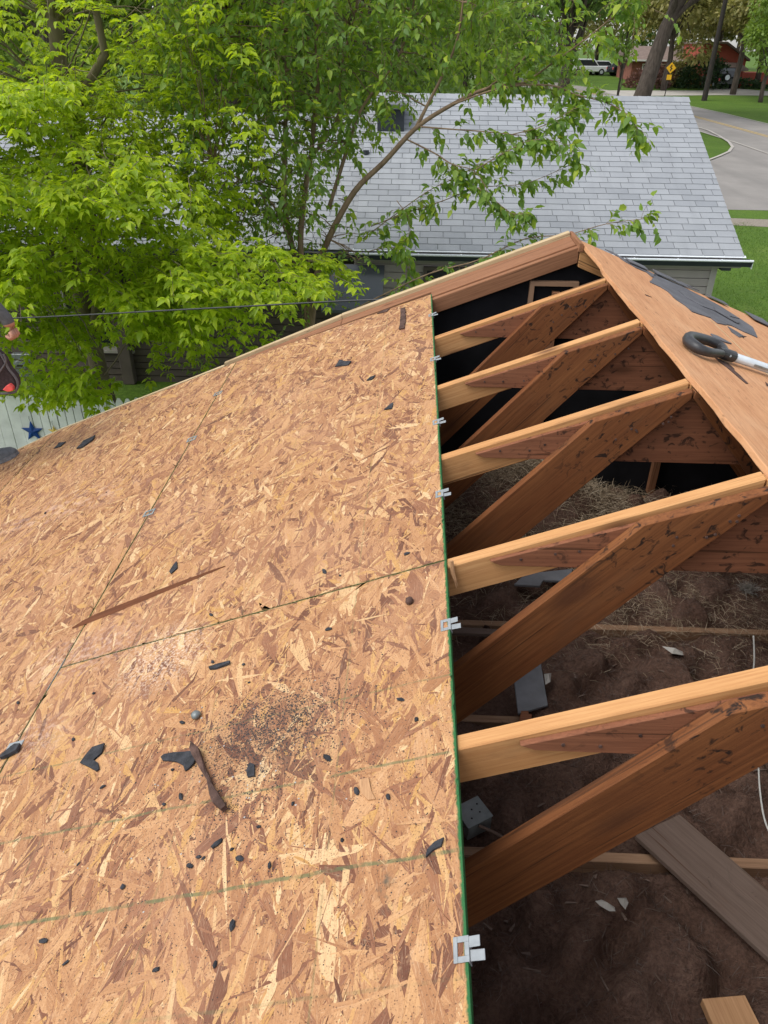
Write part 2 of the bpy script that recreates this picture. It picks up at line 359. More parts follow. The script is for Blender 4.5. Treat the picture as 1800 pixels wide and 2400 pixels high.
def ground_mats():
    t = NT('lawn', .9, .15); P = t.coord(); n = t.noise(P, .35, 5, .6); f = t.noise(P, 14, 4, .7); w = t.noise(P, 1.7, 4, .6)
    c = t.ramp(n, [(.3, (.075,.135,.018)), (.55, (.10,.175,.022)), (.75, (.135,.20,.03))])
    c = t.mix(t.ramp(f, [(.4, .5), (.65, 0)]), c, (.035,.075,.014)); c = t.mix(t.ramp(w, [(.58, 0), (.75, .45)]), c, (.16,.19,.055)); t.col(c); t.bump(f, .5, .05)
    t = NT('asphalt', .85, .3); P = t.coord(); n = t.noise(P, .5, 5, .6); f = t.noise(P, 40, 3, .7); tr = t.noise(t.map(P, (.9, .12, 1), rot=(0, 0, .25)), 1, 3)
    c = t.ramp(n, [(.3, (.215,.20,.185)), (.7, (.285,.265,.245))]); c = t.mix(t.ramp(tr, [(.5, 0), (.7, .4)]), c, (.17,.16,.15)); c = t.mix(t.ramp(f, [(.5, 0), (.75, .3)]), c, (.12,.115,.11)); t.col(c)
    t = NT('concrete', .85, .3); P = t.coord(); n = t.noise(P, .9, 5, .6); c = t.ramp(n, [(.3, (.36,.335,.30)), (.7, (.45,.42,.38))]); t.col(c)
    t = NT('gravel', .95, .2); P = t.coord(); n = t.noise(P, 25, 5, .7); c = t.ramp(n, [(.3, (.16,.135,.105)), (.7, (.33,.29,.24))]); t.col(c)
    t = NT('line_yellow', .8, .2); P = t.coord(); n = t.noise(P, 6, 4, .7); t.col(t.ramp(n, [(.35, (.42,.32,.16)), (.6, (.62,.42,.13))]))
    t = NT('insulation', .95, .05); P = t.coord(); n = t.noise(P, 5, 6, .7); f = t.noise(P, 60, 5, .75); m = t.noise(P, 16, 5, .7, 1)
    c = t.ramp(n, [(.3, (.14,.08,.057)), (.7, (.22,.14,.108))]); c = t.mix(t.ramp(f, [(.4, .7), (.6, 0)]), c, (.085,.052,.042)); c = t.mix(t.ramp(m, [(.55, 0), (.7, .6)]), c, (.10,.05,.038)); t.col(c); t.bump(t.math('ADD', f, m), .9, .02)
ground_mats()
t = NT('road_paint', .8, .2); t.col((.6,.6,.58))

# ------------------------------------------------------------------ terrain, street
def gz(y): return GZ+.026*min(max(0., y-30), 95)
def gpt(p, up=0):
    d = ray(p); lo, hi = 3., 400.
    for _ in range(50):
        m = (lo+hi)/2; P = CAM+d*(m/d[1])
        if P[2] > gz(P[1]): lo = m
        else: hi = m
    P = CAM+d*(lo/d[1]); P[2] = gz(P[1])+up; return P
def at_ground(x, y): return (x, y, gz(y))
gm = MB(); ys = [-400, -40, 0, 30, 125, 400, 2500]; xs = [-2500, -100, 0, 60, 200, 2500]
V = [(x, y, gz(y)) for y in ys for x in xs]; n = len(xs)
gm.add(V, [(j*n+i, j*n+i+1, (j+1)*n+i+1, (j+1)*n+i) for j in range(len(ys)-1) for i in range(n-1)])
ground = struct(gm.build('ground', 'lawn'))
def strip(name, left, right, mat, up, parent=None, step=3.):      # ribbon between two polylines of (x,y), follows the terrain
    mb = MB(); rows = []
    for i in range(len(left)-1):
        d = max(np.hypot(*np.subtract(left[i+1], left[i])), np.hypot(*np.subtract(right[i+1], right[i]))); k = max(1, int(d/step))
        for j in range(k+(i == len(left)-2)):
            f = j/k; rows.append((np.array(left[i])*(1-f)+np.array(left[i+1])*f, np.array(right[i])*(1-f)+np.array(right[i+1])*f))
    V = []
    for a, b in rows: V += [(*(a*(1-f)+b*f), gz((a*(1-f)+b*f)[1])+up) for f in (0, .5, 1)]
    mb.add(V, [q for i in range(len(rows)-1) for q in ((3*i, 3*i+1, 3*i+4, 3*i+3), (3*i+1, 3*i+2, 3*i+5, 3*i+4))])
    o = mb.build(name, mat, parent); struct(o); return o
def poly_sheet(name, pts, mat, up):
    return struct(MB().add([(p[0], p[1], gz(p[1])+up) for p in pts], [tuple(range(len(pts)))]).build(name, mat))
cl = [(23.5, -60), (22.6, 0), (21.9, 30), (21.1, 46), (20.3, 55), (19.6, 62), (18.0, 72), (15.0, 84), (10.5, 96), (3, 108), (-8, 117), (-30, 124)]
def offset(c, d):
    r = []
    for i in range(len(c)):
        t = np.subtract(c[min(i+1, len(c)-1)], c[max(i-1, 0)]); t = t/np.linalg.norm(t); r.append((c[i][0]+d*t[1], c[i][1]-d*t[0]))
    return r
road = strip('road', offset(cl, -3.1), offset(cl, 3.1), 'asphalt', .012)
for d in (-.16, .10): strip('road_line', offset(cl, d), offset(cl, d+.10), 'line_yellow', .024, road)
for d in (-3.22, 3.1): strip('kerb', offset(cl, d), offset(cl, d+.14), 'concrete', .03, road)
side = strip('side_street', [(17.2, 83.0), (28, 84.5), (60, 86), (140, 88)], [(18.5, 76.6), (28, 79.3), (60, 80.6), (140, 82)], 'concrete', .02)
p = lambda *a: [tuple(gpt(q)[:2]) for q in a]
lp = [(1712,492),(1702,460),(1690,425),(1676,395),(1662,378),(1690,367),(1710,357),(1719,346),(1716,337),(1700,326),(1690,322)]
lp = [tuple(gpt(q)[:2]) for q in lp]; lp = [(x-4, y) if i < 4 else (x, y) for i, (x, y) in enumerate(lp)]
strip('driveway_apron', lp, [(19.5-.03*(y-23), y) for x, y in lp], 'asphalt', .008, step=1.)
kp = [tuple(gpt(q)[:2]) for q in ((1640,300),(1665,308),(1690,321),(1712,335),(1720,346),(1712,357),(1690,367),(1664,377))]
strip('kerb', kp, [(x-.16, y+.02) for x, y in kp], 'concrete', .05, road)
a, b = gpt((1712,507)), gpt((1712,521)); strip('gravel_path', [(7, a[1]), (18.8, a[1]-1.2)], [(7, b[1]), (18.8, b[1]-1.9)], 'gravel', .008)
# far driveway in front of the red house
pts = [gpt(q) for q in ((1655,218), (1800,222), (1800,214), (1700,206), (1668,206))]
strip('far_driveway', [tuple(pts[4][:2]), tuple(pts[0][:2])], [tuple(pts[3][:2]), (pts[0][0]+9, pts[0][1]-.5)], 'concrete', .035)

# ------------------------------------------------------------------ the house being re-roofed
house = empty('house', (RX, -2, GZ), 'house with half its roof boarded in strand sheets and bare rafters on show', 'house')
RM = Matrix(((CS, 0, -SS, 0), (0, 1, 0, 0), (SS, 0, CS, 0), (0, 0, 0, 1)))
TH = .0115
def osb_sheet(v0, v1, y0, y1, far=None, N=12000, med=.066):
    far = far if far is not None else y1
    # far edge may be cut slightly out of square: y1 at v1, far at v0
    mb = MB(); z0, z1 = -TH, -.0014
    mb.prism([(v0,y0,z0),(v1,y0,z0),(v1,y1,z0),(v0,far,z0)], [(v0,y0,z1),(v1,y0,z1),(v1,y1,z1),(v0,far,z1)], 0, 0, 1)
    sh = mb.build('osb_sheet', ['osb_core', 'osb_green'], house); sh.matrix_basis = RM
    L = np.clip(rng.lognormal(math.log(med), .5, N), .018, .19); W = np.clip(L*rng.uniform(.07, .26, N), .003, .032)
    W[rng.random(N) < .5] *= .45
    an = rng.normal(0, .50, N)+math.pi/2; w = rng.random(N) < .22; an[w] = rng.uniform(0, math.pi, w.sum())
    cx = rng.uniform(v0-.02, v1+.02, N); cy = rng.uniform(y0-.03, max(y1, far)+.03, N); h = rng.uniform(-.0013, 0, N)
    small = rng.random(N) < .3; h[small] = rng.uniform(-.0005, 0, small.sum())
    T = np.array([(-.5,-.22),(-.47,.3),(.02,.5),(.5,.24),(.46,-.3),(-.05,-.5)])
    U = T[None]+rng.uniform(-.2, .2, (N, 6, 2))*np.array([.5, 1.2])
    lx = U[:, :, 0]*L[:, None]; ly = U[:, :, 1]*W[:, None]*2*.62
    X = np.clip(cx[:, None]+lx*np.cos(an)[:, None]-ly*np.sin(an)[:, None], v0+.0004, v1-.0004)
    Y = cy[:, None]+lx*np.sin(an)[:, None]+ly*np.cos(an)[:, None]
    yl = y1+(far-y1)*(v1-X)/(v1-v0)
    Y = np.minimum(np.maximum(Y, y0+.0004), yl-.0004)
    bad = ((X <= v0+.00041)|(X >= v1-.00041)|(Y <= y0+.00041)|(Y >= yl-.00041)).sum(1) > 3
    X, Y, h, lx, ly = X[~bad], Y[~bad], h[~bad], lx[~bad], ly[~bad]; N = len(X)
    V = np.stack([X, Y, np.clip(h[:, None]+rng.uniform(-.0006, .0006, (N, 6)), -.00135, .0004)], 2).reshape(-1, 3)
    o = raw_mesh('strand_layer', V, np.arange(N*6).reshape(N, 6), 'osb_strand', sh)
    # drop collapsed polygons (fully outside)
    at = o.data.attributes.new('wc', 'FLOAT_VECTOR', 'POINT')
    ids = np.repeat(rng.uniform(0, 50, N)[:, None], 6, 1)
    at.data.foreach_set('vector', np.stack([lx+ids, ly+ids*.37, ids], 2).astype(np.float32).ravel())
    stuff(o); return sh
G = .0015
osb_sheet(-1.222+G, 0, G, 2.53, 2.582, 20000, .072)
osb_sheet(-1.222+G, 0, -2.44, -G, None, 17000, .092)
osb_sheet(-2.444+G, -1.222-G, -.62, 2.583, 2.49, 21000, .072)
osb_sheet(-2.444+G, -1.222-G, -3.06, -.624, None, 5000)
osb_sheet(-3.42, -2.444-G, .6, 2.488, 2.08, 9000)
osb_sheet(-3.42, -2.444-G, -1.84, .596, None, 4000)

# trusses: rafter > gusset_board, brace_board
def xz_prism(poly, y0, y1): 
    return MB().prism([(x, y1, z) for x, z in poly], [(x, y0, z) for x, z in poly])
rt = lambda x: x*TS-TH/CS          # rafter top under the sheathing (left slope)
rr = lambda x: RZ-(x-RX)*TS-.019/CS
RD = .098/CS
def jitpoly(poly, a): return [(x+random.uniform(-a, a), z+random.uniform(-a, a)) for x, z in poly]
XE = -3.42
for k in range(-6, 5):
    y = k*S; gable = k == 4
    if gable: y = 2.475
    xl = -1.6 if gable else XE
    ra = xz_prism([(xl, rt(xl)), (RX-.002, rt(RX)), (RX-.002, rt(RX)-RD*(.8 if gable else 1)), (xl, rt(xl)-RD*(.8 if gable else 1))], y-.019, y+.019).build('rafter', 'rake_wood' if gable else 'rafter_wood', house, bevel=.003, axis=(CS, 0, SS))
    rb = xz_prism([(RX+.002, rt(RX)-.006), (4.9, rr(4.9)), (4.9, rr(4.9)-RD), (RX+.002, rt(RX)-RD)], y-.019, y+.019).build('rafter', 'rafter_wood', house, bevel=.003, axis=(CS, 0, -SS))
    bt = MB().box((-3.05, y-.06, -1.30), (4.57, y-.022, -1.2)).build('ceiling_joist', 'joist_wood', house, bevel=.003, axis=(1, 0, 0))
    if gable: continue
    j = lambda a=.004: random.uniform(-a, a)
    gl = .115+j(.006); zb = .010+j(.004)
    gp = [(gl, zb+.012), (RX, .252), (2*RX-gl, zb+.012), (2*RX-gl-.03, zb), (gl+.03, zb)]
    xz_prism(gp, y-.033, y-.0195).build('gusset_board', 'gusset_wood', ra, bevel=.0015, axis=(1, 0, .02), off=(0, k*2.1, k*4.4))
    tb = math.tan(R(49)); zt = lambda x: .165+(x-.477)*TS
    xb = .567-(.031+1.22)/tb; xa = .477-(.165+1.22)/tb
    bp = [(.477+j(), .165+j()), (RX-.004, zt(RX)-.004), (RX-.002, .249), (.567+j(), .031), (xb, -1.22), (xa, -1.22)]
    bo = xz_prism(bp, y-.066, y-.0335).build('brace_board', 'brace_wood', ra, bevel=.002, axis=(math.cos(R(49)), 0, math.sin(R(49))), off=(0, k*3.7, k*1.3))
    # nail heads on the gusset and brace tops
    nb = MB()
    for q in range(7):
        f = .04+.05*q; cxx = .52+f*.6*1.0+j(.03); zz = .165+(cxx-.477)*TS-.045-random.random()*.05
        if cxx < .73: nb.tube([(cxx, y-.0655, zz), (cxx, y-.0685, zz)], .004, 6)
    for q in range(4):
        cxx = .2+.07*q+j(.02); zz = .022+random.random()*(rt(cxx)-.05)*.5+.008; nb.tube([(cxx, y-.0325, zz), (cxx, y-.0355, zz)], .004, 6)
    stuff(nb.build('nail_heads', 'bark', bo))
    bp2 = [(2*RX-x, z) for x, z in bp][::-1]
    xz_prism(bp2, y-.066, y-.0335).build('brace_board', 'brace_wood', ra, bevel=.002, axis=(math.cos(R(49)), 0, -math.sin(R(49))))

# splintered rafter end against the sheet corner
mb = MB()
for i in range(5): 
    x0 = .004+random.random()*.012; mb.tube([(x0, -.022, .012), (x0+.006, -.030, -.02), (x0+.012+.008*random.random(), -.040-.01*i/5, -.05-.012*random.random())], [.005, .004, .0007], 5)
mb.build('splinter_end', 'pale_wood', house, axis=(0, 0, 1))

# right slope: old plywood, torn along the ridge, with felt left on it
wl = []
yy = 2.60
while yy > -1.9:  # near end out of view, sheet lengthened there to keep daylight off the attic
    wl.append((.012+random.uniform(-.006, .006)+(.012 if yy > 2 else 0), yy)); yy -= .11
edge = wl
bot = [rroof_pt(w, y, -.018) for w, y in edge]+[rroof_pt(4.3, -1.9, -.018), rroof_pt(4.3, 2.60, -.018)]
top = [rroof_pt(w, y, 0) for w, y in edge]+[rroof_pt(4.3, -1.9, 0), rroof_pt(4.3, 2.60, 0)]
ply = MB().prism(bot, top).build('plywood_sheet', 'plywood_face', house, bevel=.002, axis=(0, 1, 0))
# a strip of a second sheet edge (pale crack line along the slope seam)
def felt_piece(px, name='felt_remnant', h=.004, base=.0004):
    c = [rroof_uv(q) for q in px]; out = []
    for i in range(len(c)):
        a, b = np.array(c[i]), np.array(c[(i+1) % len(c)]); k = max(1, int(np.linalg.norm(b-a)/.035))
        for q in range(k):
            r = a*(1-q/k)+b*q/k; out.append(r+(rng.uniform(-.006, .006, 2) if q else 0))
    return MB().prism([rroof_pt(w, y, base) for w, y in out], [rroof_pt(w, y, base+h) for w, y in out]).build(name, 'felt', house)
z6 = lambda *a: [(1200+x*.3617, 500+y*.3617) for x, y in a]
felt_piece(z6((895,450),(930,385),(990,430),(1120,487),(1330,595),(1480,690),(1555,740),(1588,808),(1500,770),(1420,730),(1330,715),(1285,680),(1240,665),(1165,640),(1120,600),(1060,560),(1010,510),(960,480)))
felt_piece(z6((600,235),(640,250),(760,315),(930,405),(905,415),(870,385),(800,355),(730,315),(690,285)))
felt_piece(z6((1075,505),(1330,600),(1470,690),(1400,672),(1230,610),(1120,548)), h=.003, base=.0048)
felt_piece(z6((1395,735),(1500,800),(1470,805),(1420,770)), h=.004)
felt_piece(z6((1285,785),(1330,800),(1420,850),(1380,840),(1310,815)), h=.005)
felt_piece(z6((1300,620),(1470,718),(1455,722),(1310,640)), h=.003, base=.008)
for a in ([(1305,930),(1400,975),(1530,1105),(1515,1105),(1390,1000)], [(1480,790),(1520,800),(1500,812)], [(860,525),(905,545),(870,535)], [(1640,1095),(1690,1130),(1650,1120)]):
    c = felt_piece(z6(*a), name='torn_veneer', h=.0015); c.data.materials[0] = M['bark']
q0, q1 = rroof_uv(z6((1285,690))[0]), rroof_uv(z6((1659,1048))[0]); q0, q1 = np.array(q0), np.array(q1); dq = (q1-q0); q1 = q1+dq*1.2; nq = np.array([-dq[1], dq[0]])/np.linalg.norm(dq)*.006
MB().prism([rroof_pt(*p_, .0003) for p_ in (q0-nq*.3, q1-nq, q1+nq, q0+nq*.3)], [rroof_pt(*p_, .0016) for p_ in (q0-nq*.3, q1-nq, q1+nq, q0+nq*.3)]).build('torn_veneer', 'trim_wood', house, axis=(0, 1, 0))
# shingle courses left along the far rake
mb = MB()
for i in range(22):
    w = .30+i*.085; y0 = 2.55+random.uniform(-.05, .03)-(.07 if 8 < i < 16 else 0); L = .12
    if random.random() < .35: continue
    pp = [(w, y0), (w+L, y0+random.uniform(-.02, .02)), (w+L, 2.612), (w, 2.612)]
    mb.hexa([rroof_pt(a, b, .0085+.0012*(i % 3)) for a, b in pp]+[rroof_pt(a, b, .0115+.0012*(i % 3)+random.uniform(0, .002)) for a, b in pp])
stuff(mb.build('shingle_remnant', 'felt', house))
# rake boards of the far gable
def rake(v0, v1, y0, y1, h0, h1, mat, name='rake_board'):
    return MB().hexa([roof_pt(v, y, h0) for v, y in ((v0,y0),(v1,y0),(v1,y1),(v0,y1))]+[roof_pt(v, y, h1) for v, y in ((v0,y0),(v1,y0),(v1,y1),(v0,y1))]).build(name, mat, house, bevel=.002, axis=(CS, 0, SS))
def rake2(v0, v1, ya0, ya1, yb0, yb1, h0, h1, mat, name='rake_board'):      # ya/yb: inner and outer Y at v0 and v1
    c = ((v0,ya0),(v1,ya1),(v1,yb1),(v0,yb0))
    return MB().hexa([roof_pt(v, y, h0) for v, y in c]+[roof_pt(v, y, h1) for v, y in c]).build(name, mat, house, bevel=.002, axis=(CS, 0, SS))
rake2(-.55, .80, 2.592, 2.592, 2.70, 2.70, -.13, -.004, 'rake_wood'); rake2(-1.28, -.552, 2.592, 2.592, 2.60, 2.70, -.13, -.004, 'rake_wood')
rake2(-.55, .806, 2.702, 2.702, 2.745, 2.745, -.16, .016, 'trim_wood', 'rake_trim'); rake2(-1.30, -.552, 2.602, 2.702, 2.628, 2.745, -.16, .014, 'trim_wood', 'rake_trim')
rake2(-2.442, -1.302, 2.496, 2.588, 2.512, 2.612, -.10, .003, 'trim_wood', 'rake_trim'); rake2(-3.42, -2.444, 2.086, 2.494, 2.10, 2.512, -.10, .002, 'trim_wood', 'rake_trim')
rake(-.004, .798, 2.497, 2.590, -.020, -.003, 'rake_wood', 'sheathing_strip')
MB().hexa([rroof_pt(w, y, h) for h in (-.14, -.02) for w, y in ((.02, 2.602), (4.3, 2.602), (4.3, 2.64), (.02, 2.64))]).build('rake_board', 'rake_wood', house, bevel=.002, axis=(CS, 0, -SS))
mb = MB(); mb.hexa([(RX-.012, 2.45, RZ-.04), (RX+.02, 2.45, RZ-.04), (RX+.02, 2.75, RZ-.04), (RX-.012, 2.75, RZ-.04), (RX-.006, 2.45, RZ+.008), (RX+.014, 2.45, RZ+.004), (RX+.014, 2.75, RZ+.004), (RX-.006, 2.75, RZ+.008)])
mb.build('ridge_cap', 'rake_wood', house, bevel=.003, axis=(0, 1, 0))
# gable wall, felt papered inside, with a small framed vent
gw = MB(); zz = lambda x: (rt(x) if x < RX else rr(x))-.02
xs_ = [-3.1, RX, 4.6]
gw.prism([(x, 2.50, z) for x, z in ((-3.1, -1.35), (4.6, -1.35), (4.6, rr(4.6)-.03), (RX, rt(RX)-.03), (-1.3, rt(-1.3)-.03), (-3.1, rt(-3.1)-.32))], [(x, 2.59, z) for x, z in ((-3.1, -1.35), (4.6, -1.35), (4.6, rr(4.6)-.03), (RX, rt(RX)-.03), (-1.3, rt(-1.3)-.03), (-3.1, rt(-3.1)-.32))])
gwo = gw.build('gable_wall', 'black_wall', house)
def frame(name, c, w, h, t, d, mat, parent, y):
    mb = MB(); x, z = c
    mb.box((x-w/2, y-d, z-h/2), (x-w/2+t, y, z+h/2)); mb.box((x+w/2-t, y-d, z-h/2), (x+w/2, y, z+h/2))
    mb.box((x-w/2+t, y-d, z-h/2), (x+w/2-t, y, z-h/2+t)); mb.box((x-w/2+t, y-d, z+h/2-t), (x+w/2-t, y, z+h/2)); return mb.build(name, mat, parent)
vp_ = onY((1290,668), 2.48)
fr = frame('vent_frame', (vp_[0]+.02, vp_[2]-.13), .26, .30, .024, .03, 'paper', gwo, 2.499); fr.data.materials[0] = M['joist_wood']
for i in range(4): MB().box((RX-.26+.17*i-.02+(.4 if i == 3 else 0), 2.455, -1.19), (RX-.26+.17*i+.02+(.4 if i == 3 else 0), 2.499, -.12 if i == 3 else .04)).build('wall_stud', 'rake_wood', gwo, axis=(0, 0, 1)) if i in (1, 3) else None
# eave, walls
MB().box((-3.12, -6.8, GZ-.05), (-2.98, 2.60, -1.302)).build('wall', 'house_wall', house); MB().box((4.5, -6.8, GZ-.05), (4.64, 2.60, -1.302)).build('wall', 'house_wall', house)
MB().box((-2.978, 2.46, GZ-.05), (4.498, 2.60, -1.352)).build('wall', 'house_wall', house); MB().box((-2.978, -6.8, GZ-.05), (4.498, -6.66, -1.352)).build('wall', 'house_wall', house)
MB().hexa([(XE-.02, -6.8, rt(XE)-RD-.02), (XE+.0, -6.8, rt(XE)-RD-.02), (XE+.0, 2.7, rt(XE)-RD-.02), (XE-.02, 2.7, rt(XE)-RD-.02), (XE-.02, -6.8, rt(XE)+.01), (XE+.0, -6.8, rt(XE)+.01), (XE+.0, 2.7, rt(XE)+.01), (XE-.02, 2.7, rt(XE)+.01)]).build('fascia', 'gutter_white', house)
MB().box((-2.97, -6.6, -1.325), (4.49, 2.45, -1.303)).build('ceiling_board', 'drywall', house)
# attic insulation: lumpy brown batts with loose fibre
LW = [(rng.uniform(4, 34, 2)*rng.choice((-1, 1), 2), rng.uniform(0, 6.28), .05) for _ in range(26)]
def lump(x, y):
    n = sum(a_/(.8+.09*(abs(w_[0])+abs(w_[1])))*math.sin(w_[0]*x+w_[1]*y+f_) for w_, f_, a_ in LW)*.8
    ph = ((y+.04)/S) % 1.; joist = min(ph, 1-ph); k = round((y+.04)/S)
    if k in (0, 2) and joist < .085: n = min(n, -.03)-.03
    return -1.195+max(-.07, min(.05, n))
HP = [tuple(onZ(q, -1.25)[:2]) for q in ((1040,1730),(1040,1470),(1120,1495),(1225,1560),(1235,1720))]
def hole(x, y): return inpoly((x, y), HP)      # bare ceiling board shows here
nx, ny = 230, 260; gx = np.linspace(-1.2, 3.2, nx); gy = np.linspace(-2.2, 2.44, ny)
V = np.array([(x, y, -1.299 if hole(x, y) else lump(x, y)+random.uniform(-.008, .008)) for y in gy for x in gx])
Fq = np.array([(j*nx+i, j*nx+i+1, (j+1)*nx+i+1, (j+1)*nx+i) for j in range(ny-1) for i in range(nx-1)])
ins = stuff(raw_mesh('insulation', V, Fq, 'insulation', house, True))
def fibres(name, P, L, th, mat, parent, up=.5, curl=.5):
    n = len(P); d = rng.normal(0, 1, (n, 3)); d[:, 2] = np.abs(d[:, 2])*up; d /= np.linalg.norm(d, axis=1)[:, None]
    s = np.cross(d, rng.normal(0, 1, (n, 3))); s /= np.linalg.norm(s, axis=1)[:, None]; c = rng.normal(0, 1, (n, 3))*curl
    Ls = (L*rng.uniform(.4, 1.5, n))[:, None]
    a = P; b = P+d*Ls*.5+c*Ls*.15; e = P+d*Ls+c*Ls*.35; e[:, 2] -= (Ls[:, 0]*.2)
    V = np.stack([a-s*th, a+s*th, b+s*th, b-s*th, e], 1).reshape(-1, 3); i = np.arange(n)[:, None]*5
    T = np.concatenate([i+np.array([[0,1,2]]), i+np.array([[0,2,3]]), i+np.array([[3,2,4]])], 1).reshape(-1, 3)
    return stuff(raw_mesh(name, V, T, mat, parent))
n = 26000; X = rng.uniform(-.2, 1.9, n); Y = rng.uniform(-.9, 2.3, n)
keep = np.array([not hole(x, y) for x, y in zip(X, Y)]); X, Y = X[keep], Y[keep]
fibres('loose_fibre', np.stack([X, Y, [lump(x, y) for x, y in zip(X, Y)]], 1), .034, .0007, 'fluff', house, .6, 1.2)
n = 170; X = rng.uniform(-.1, 1.6, n); Y = rng.uniform(-.8, 2., n); cb = MB()
for x, y in zip(X, Y):
    a_ = rng.uniform(0, 3.14); l_, w_ = rng.uniform(.006, .03), rng.uniform(.002, .005); z = lump(x, y)+.006; c_, s_ = math.cos(a_), math.sin(a_)
    q = [(x+u*c_-v*s_, y+u*s_+v*c_) for u, v in ((-l_,-w_),(l_,-w_*.4),(l_,w_*.4),(-l_,w_))]; tz = rng.uniform(-.006, .008)
    cb.hexa([(*q[0], z), (*q[1], z+tz), (*q[2], z+tz), (*q[3], z), (*q[0], z+.003), (*q[1], z+tz+.002), (*q[2], z+tz+.002), (*q[3], z+.003)])
stuff(cb.build('wood_litter', 'old_plank', house, axis=(1, 0, 0)))
localize(house)
for o in list(bpy.data.objects):
    if o.parent == house and o.name.startswith('osb_sheet'): o.matrix_basis = RM

# sheathing clips, one between each pair of rafters
def clip_mesh(name, sc=.86, full=True):
    mb = MB(); t = .0016*sc; a, b = .026*sc, .023*sc     # length onto the sheet, half width
    bars = [((-.0045, -b+.011*sc), (.003, b-.011*sc)), ((-a, -b), (-a+.008*sc, b)), ((-a+.008*sc, -b), (.003, -b+.011*sc)), ((-a+.008*sc, b-.011*sc), (.003, b))]
    for (x0, y0), (x1, y1) in bars: mb.box((x0, y0, .0006), (x1, y1, .0006+t))
    mb.box((0.0006, -b, -.0135), (.0006+t*1.4, b, .0006))                 # web over the panel edge
    mb.hexa([(.003, -b+.002, -.003), (.030*sc, -b+.002, -.005), (.030*sc, -.0008, -.005), (.003, -.0008, -.003), (.003, -b+.002, -.0015), (.030*sc, -b+.002, -.0035), (.030*sc, -.0008, -.0035), (.003, -.0008, -.0015)])
    mb.hexa([(.003, .0008, .0004), (.024*sc, .0008, .001), (.024*sc, b-.002, .001), (.003, b-.002, .0004), (.003, .0008, .002), (.024*sc, .0008, .0026), (.024*sc, b-.002, .0026), (.003, b-.002, .002)])
    return mb
for i, px in enumerate([(1012,738),(1018,841),(1027,988),(1036,1156),(1053,1463),(1094,2224)]):
    v, y = roof_uv(px); o = clip_mesh('c').build('panel_clip', 'galv', house, bevel=.0006)
    o.matrix_parent_inverse = Matrix.Translation(-Vector(house.location)); o.matrix_basis = RM @ Matrix.Translation((0, y, 0)) @ Matrix.Rotation(random.uniform(-.05, .05), 4, 'Z')
for px in [(450,1029),(512,922),(354,1201),(22,1757)]:
    v, y = roof_uv(px); mb = MB(); 
    for yy0, yy1 in ((-.022, -.012), (.012, .022)): mb.box((-.024, yy0, .0006), (.024, yy1, .0022))
    for x0, x1 in ((-.024, -.016), (.016, .024)): mb.box((x0, -.012, .0006), (x1, .012, .0022))
    mb.box((-.0012, -.0215, -.012), (.0012, .0215, .0006))
    o = mb.build('panel_clip', 'galv' if px[1] > 1500 else 'clip_dark', house); o.matrix_parent_inverse = Matrix.Translation(-Vector(house.location)); o.matrix_basis = RM @ Matrix.Translation((-1.222, y, 0))
# bare metal strip where the seam has lost its paint
a, b = roof_uv((150,1545)), roof_uv((105,1620)); o = MB().box((-1.2225, b[1], -.008), (-1.2215, a[1], .0012)).build('seam_strip', 'galv', house); o.matrix_parent_inverse = Matrix.Translation(-Vector(house.location)); o.matrix_basis = RM

# ------------------------------------------------------------------ neighbour's house
NE, NR = 9.40, 13.30            # eave and ridge Y of the main roof
NX0, NX1 = -.95, 4.54
ez, rz_ = -1.30, .45
nb = empty('neighbour_house', (1.5, 12, GZ), 'neighbour house with weathered grey shingle roof and taupe lap siding', 'house')
sl = math.atan2(rz_-ez, NR-NE); slen = math.hypot(NR-NE, rz_-ez)
def np_(x, s, h=0, e=(NE, ez), a=None):
    a = sl if a is None else a; return (x, e[0]+s*math.cos(a)-h*math.sin(a), e[1]+s*math.sin(a)+h*math.cos(a))
def deck(x0, x1, L, e, a, name='roof', th=.10):
    return MB().hexa([np_(x, s, -th, e, a) for x, s in ((x0,0),(x1,0),(x1,L),(x0,L))]+[np_(x, s, -.008, e, a) for x, s in ((x0,0),(x1,0),(x1,L),(x0,L))]).build(name, 'shingle_under', nb)
nroof = deck(NX0, NX1, slen, (NE, ez), sl)
MB().hexa([(x, 2*NR-y, z) for x, y, z in [np_(x, s, -.1) for x, s in ((NX0,0),(NX1,0),(NX1,slen-.003),(NX0,slen-.003))]]+[(x, 2*NR-y, z) for x, y, z in [np_(x, s, 0) for x, s in ((NX0,0),(NX1,0),(NX1,slen-.003),(NX0,slen-.003))]]).build('roof', 'shingle_field', nb)
EXPO, TABW = .144, .318
def tab_pts(x0, x1, s0, e, a, jit=0, ex=EXPO):
    g = .004; d = jit
    lo = [(x0+g, s0+d), (x1-g, s0-d*.5), (x1-g, s0+ex+.012), (x0+g, s0+ex+.012)]
    hh = [(.002, .0095), (.002, .0095), (-.004, .0016), (-.004, .0016)]
    return [np_(x, s, h[0], e, a) for (x, s), h in zip(lo, hh)]+[np_(x, s, h[1], e, a) for (x, s), h in zip(lo, hh)]
tabs = []
def course_tabs(x0, x1, L, e, a, offs=0):
    rows = int(L/EXPO)
    for r in range(rows):
        x = x0-TABW*((r % 2)*.5+offs)-random.random()*.04
        while x < x1:
            w = TABW*random.choice((1, 1, 1, .93, 1.05)); a0, a1 = max(x, x0), min(x+w, x1+.012)
            if a1-a0 > .05: tabs.append((a0, a1, r*EXPO, e, a, random.uniform(-.003, .003), r))
            x += w
course_tabs(NX0, NX1, slen, (NE, ez), sl); n_main = len(tabs)
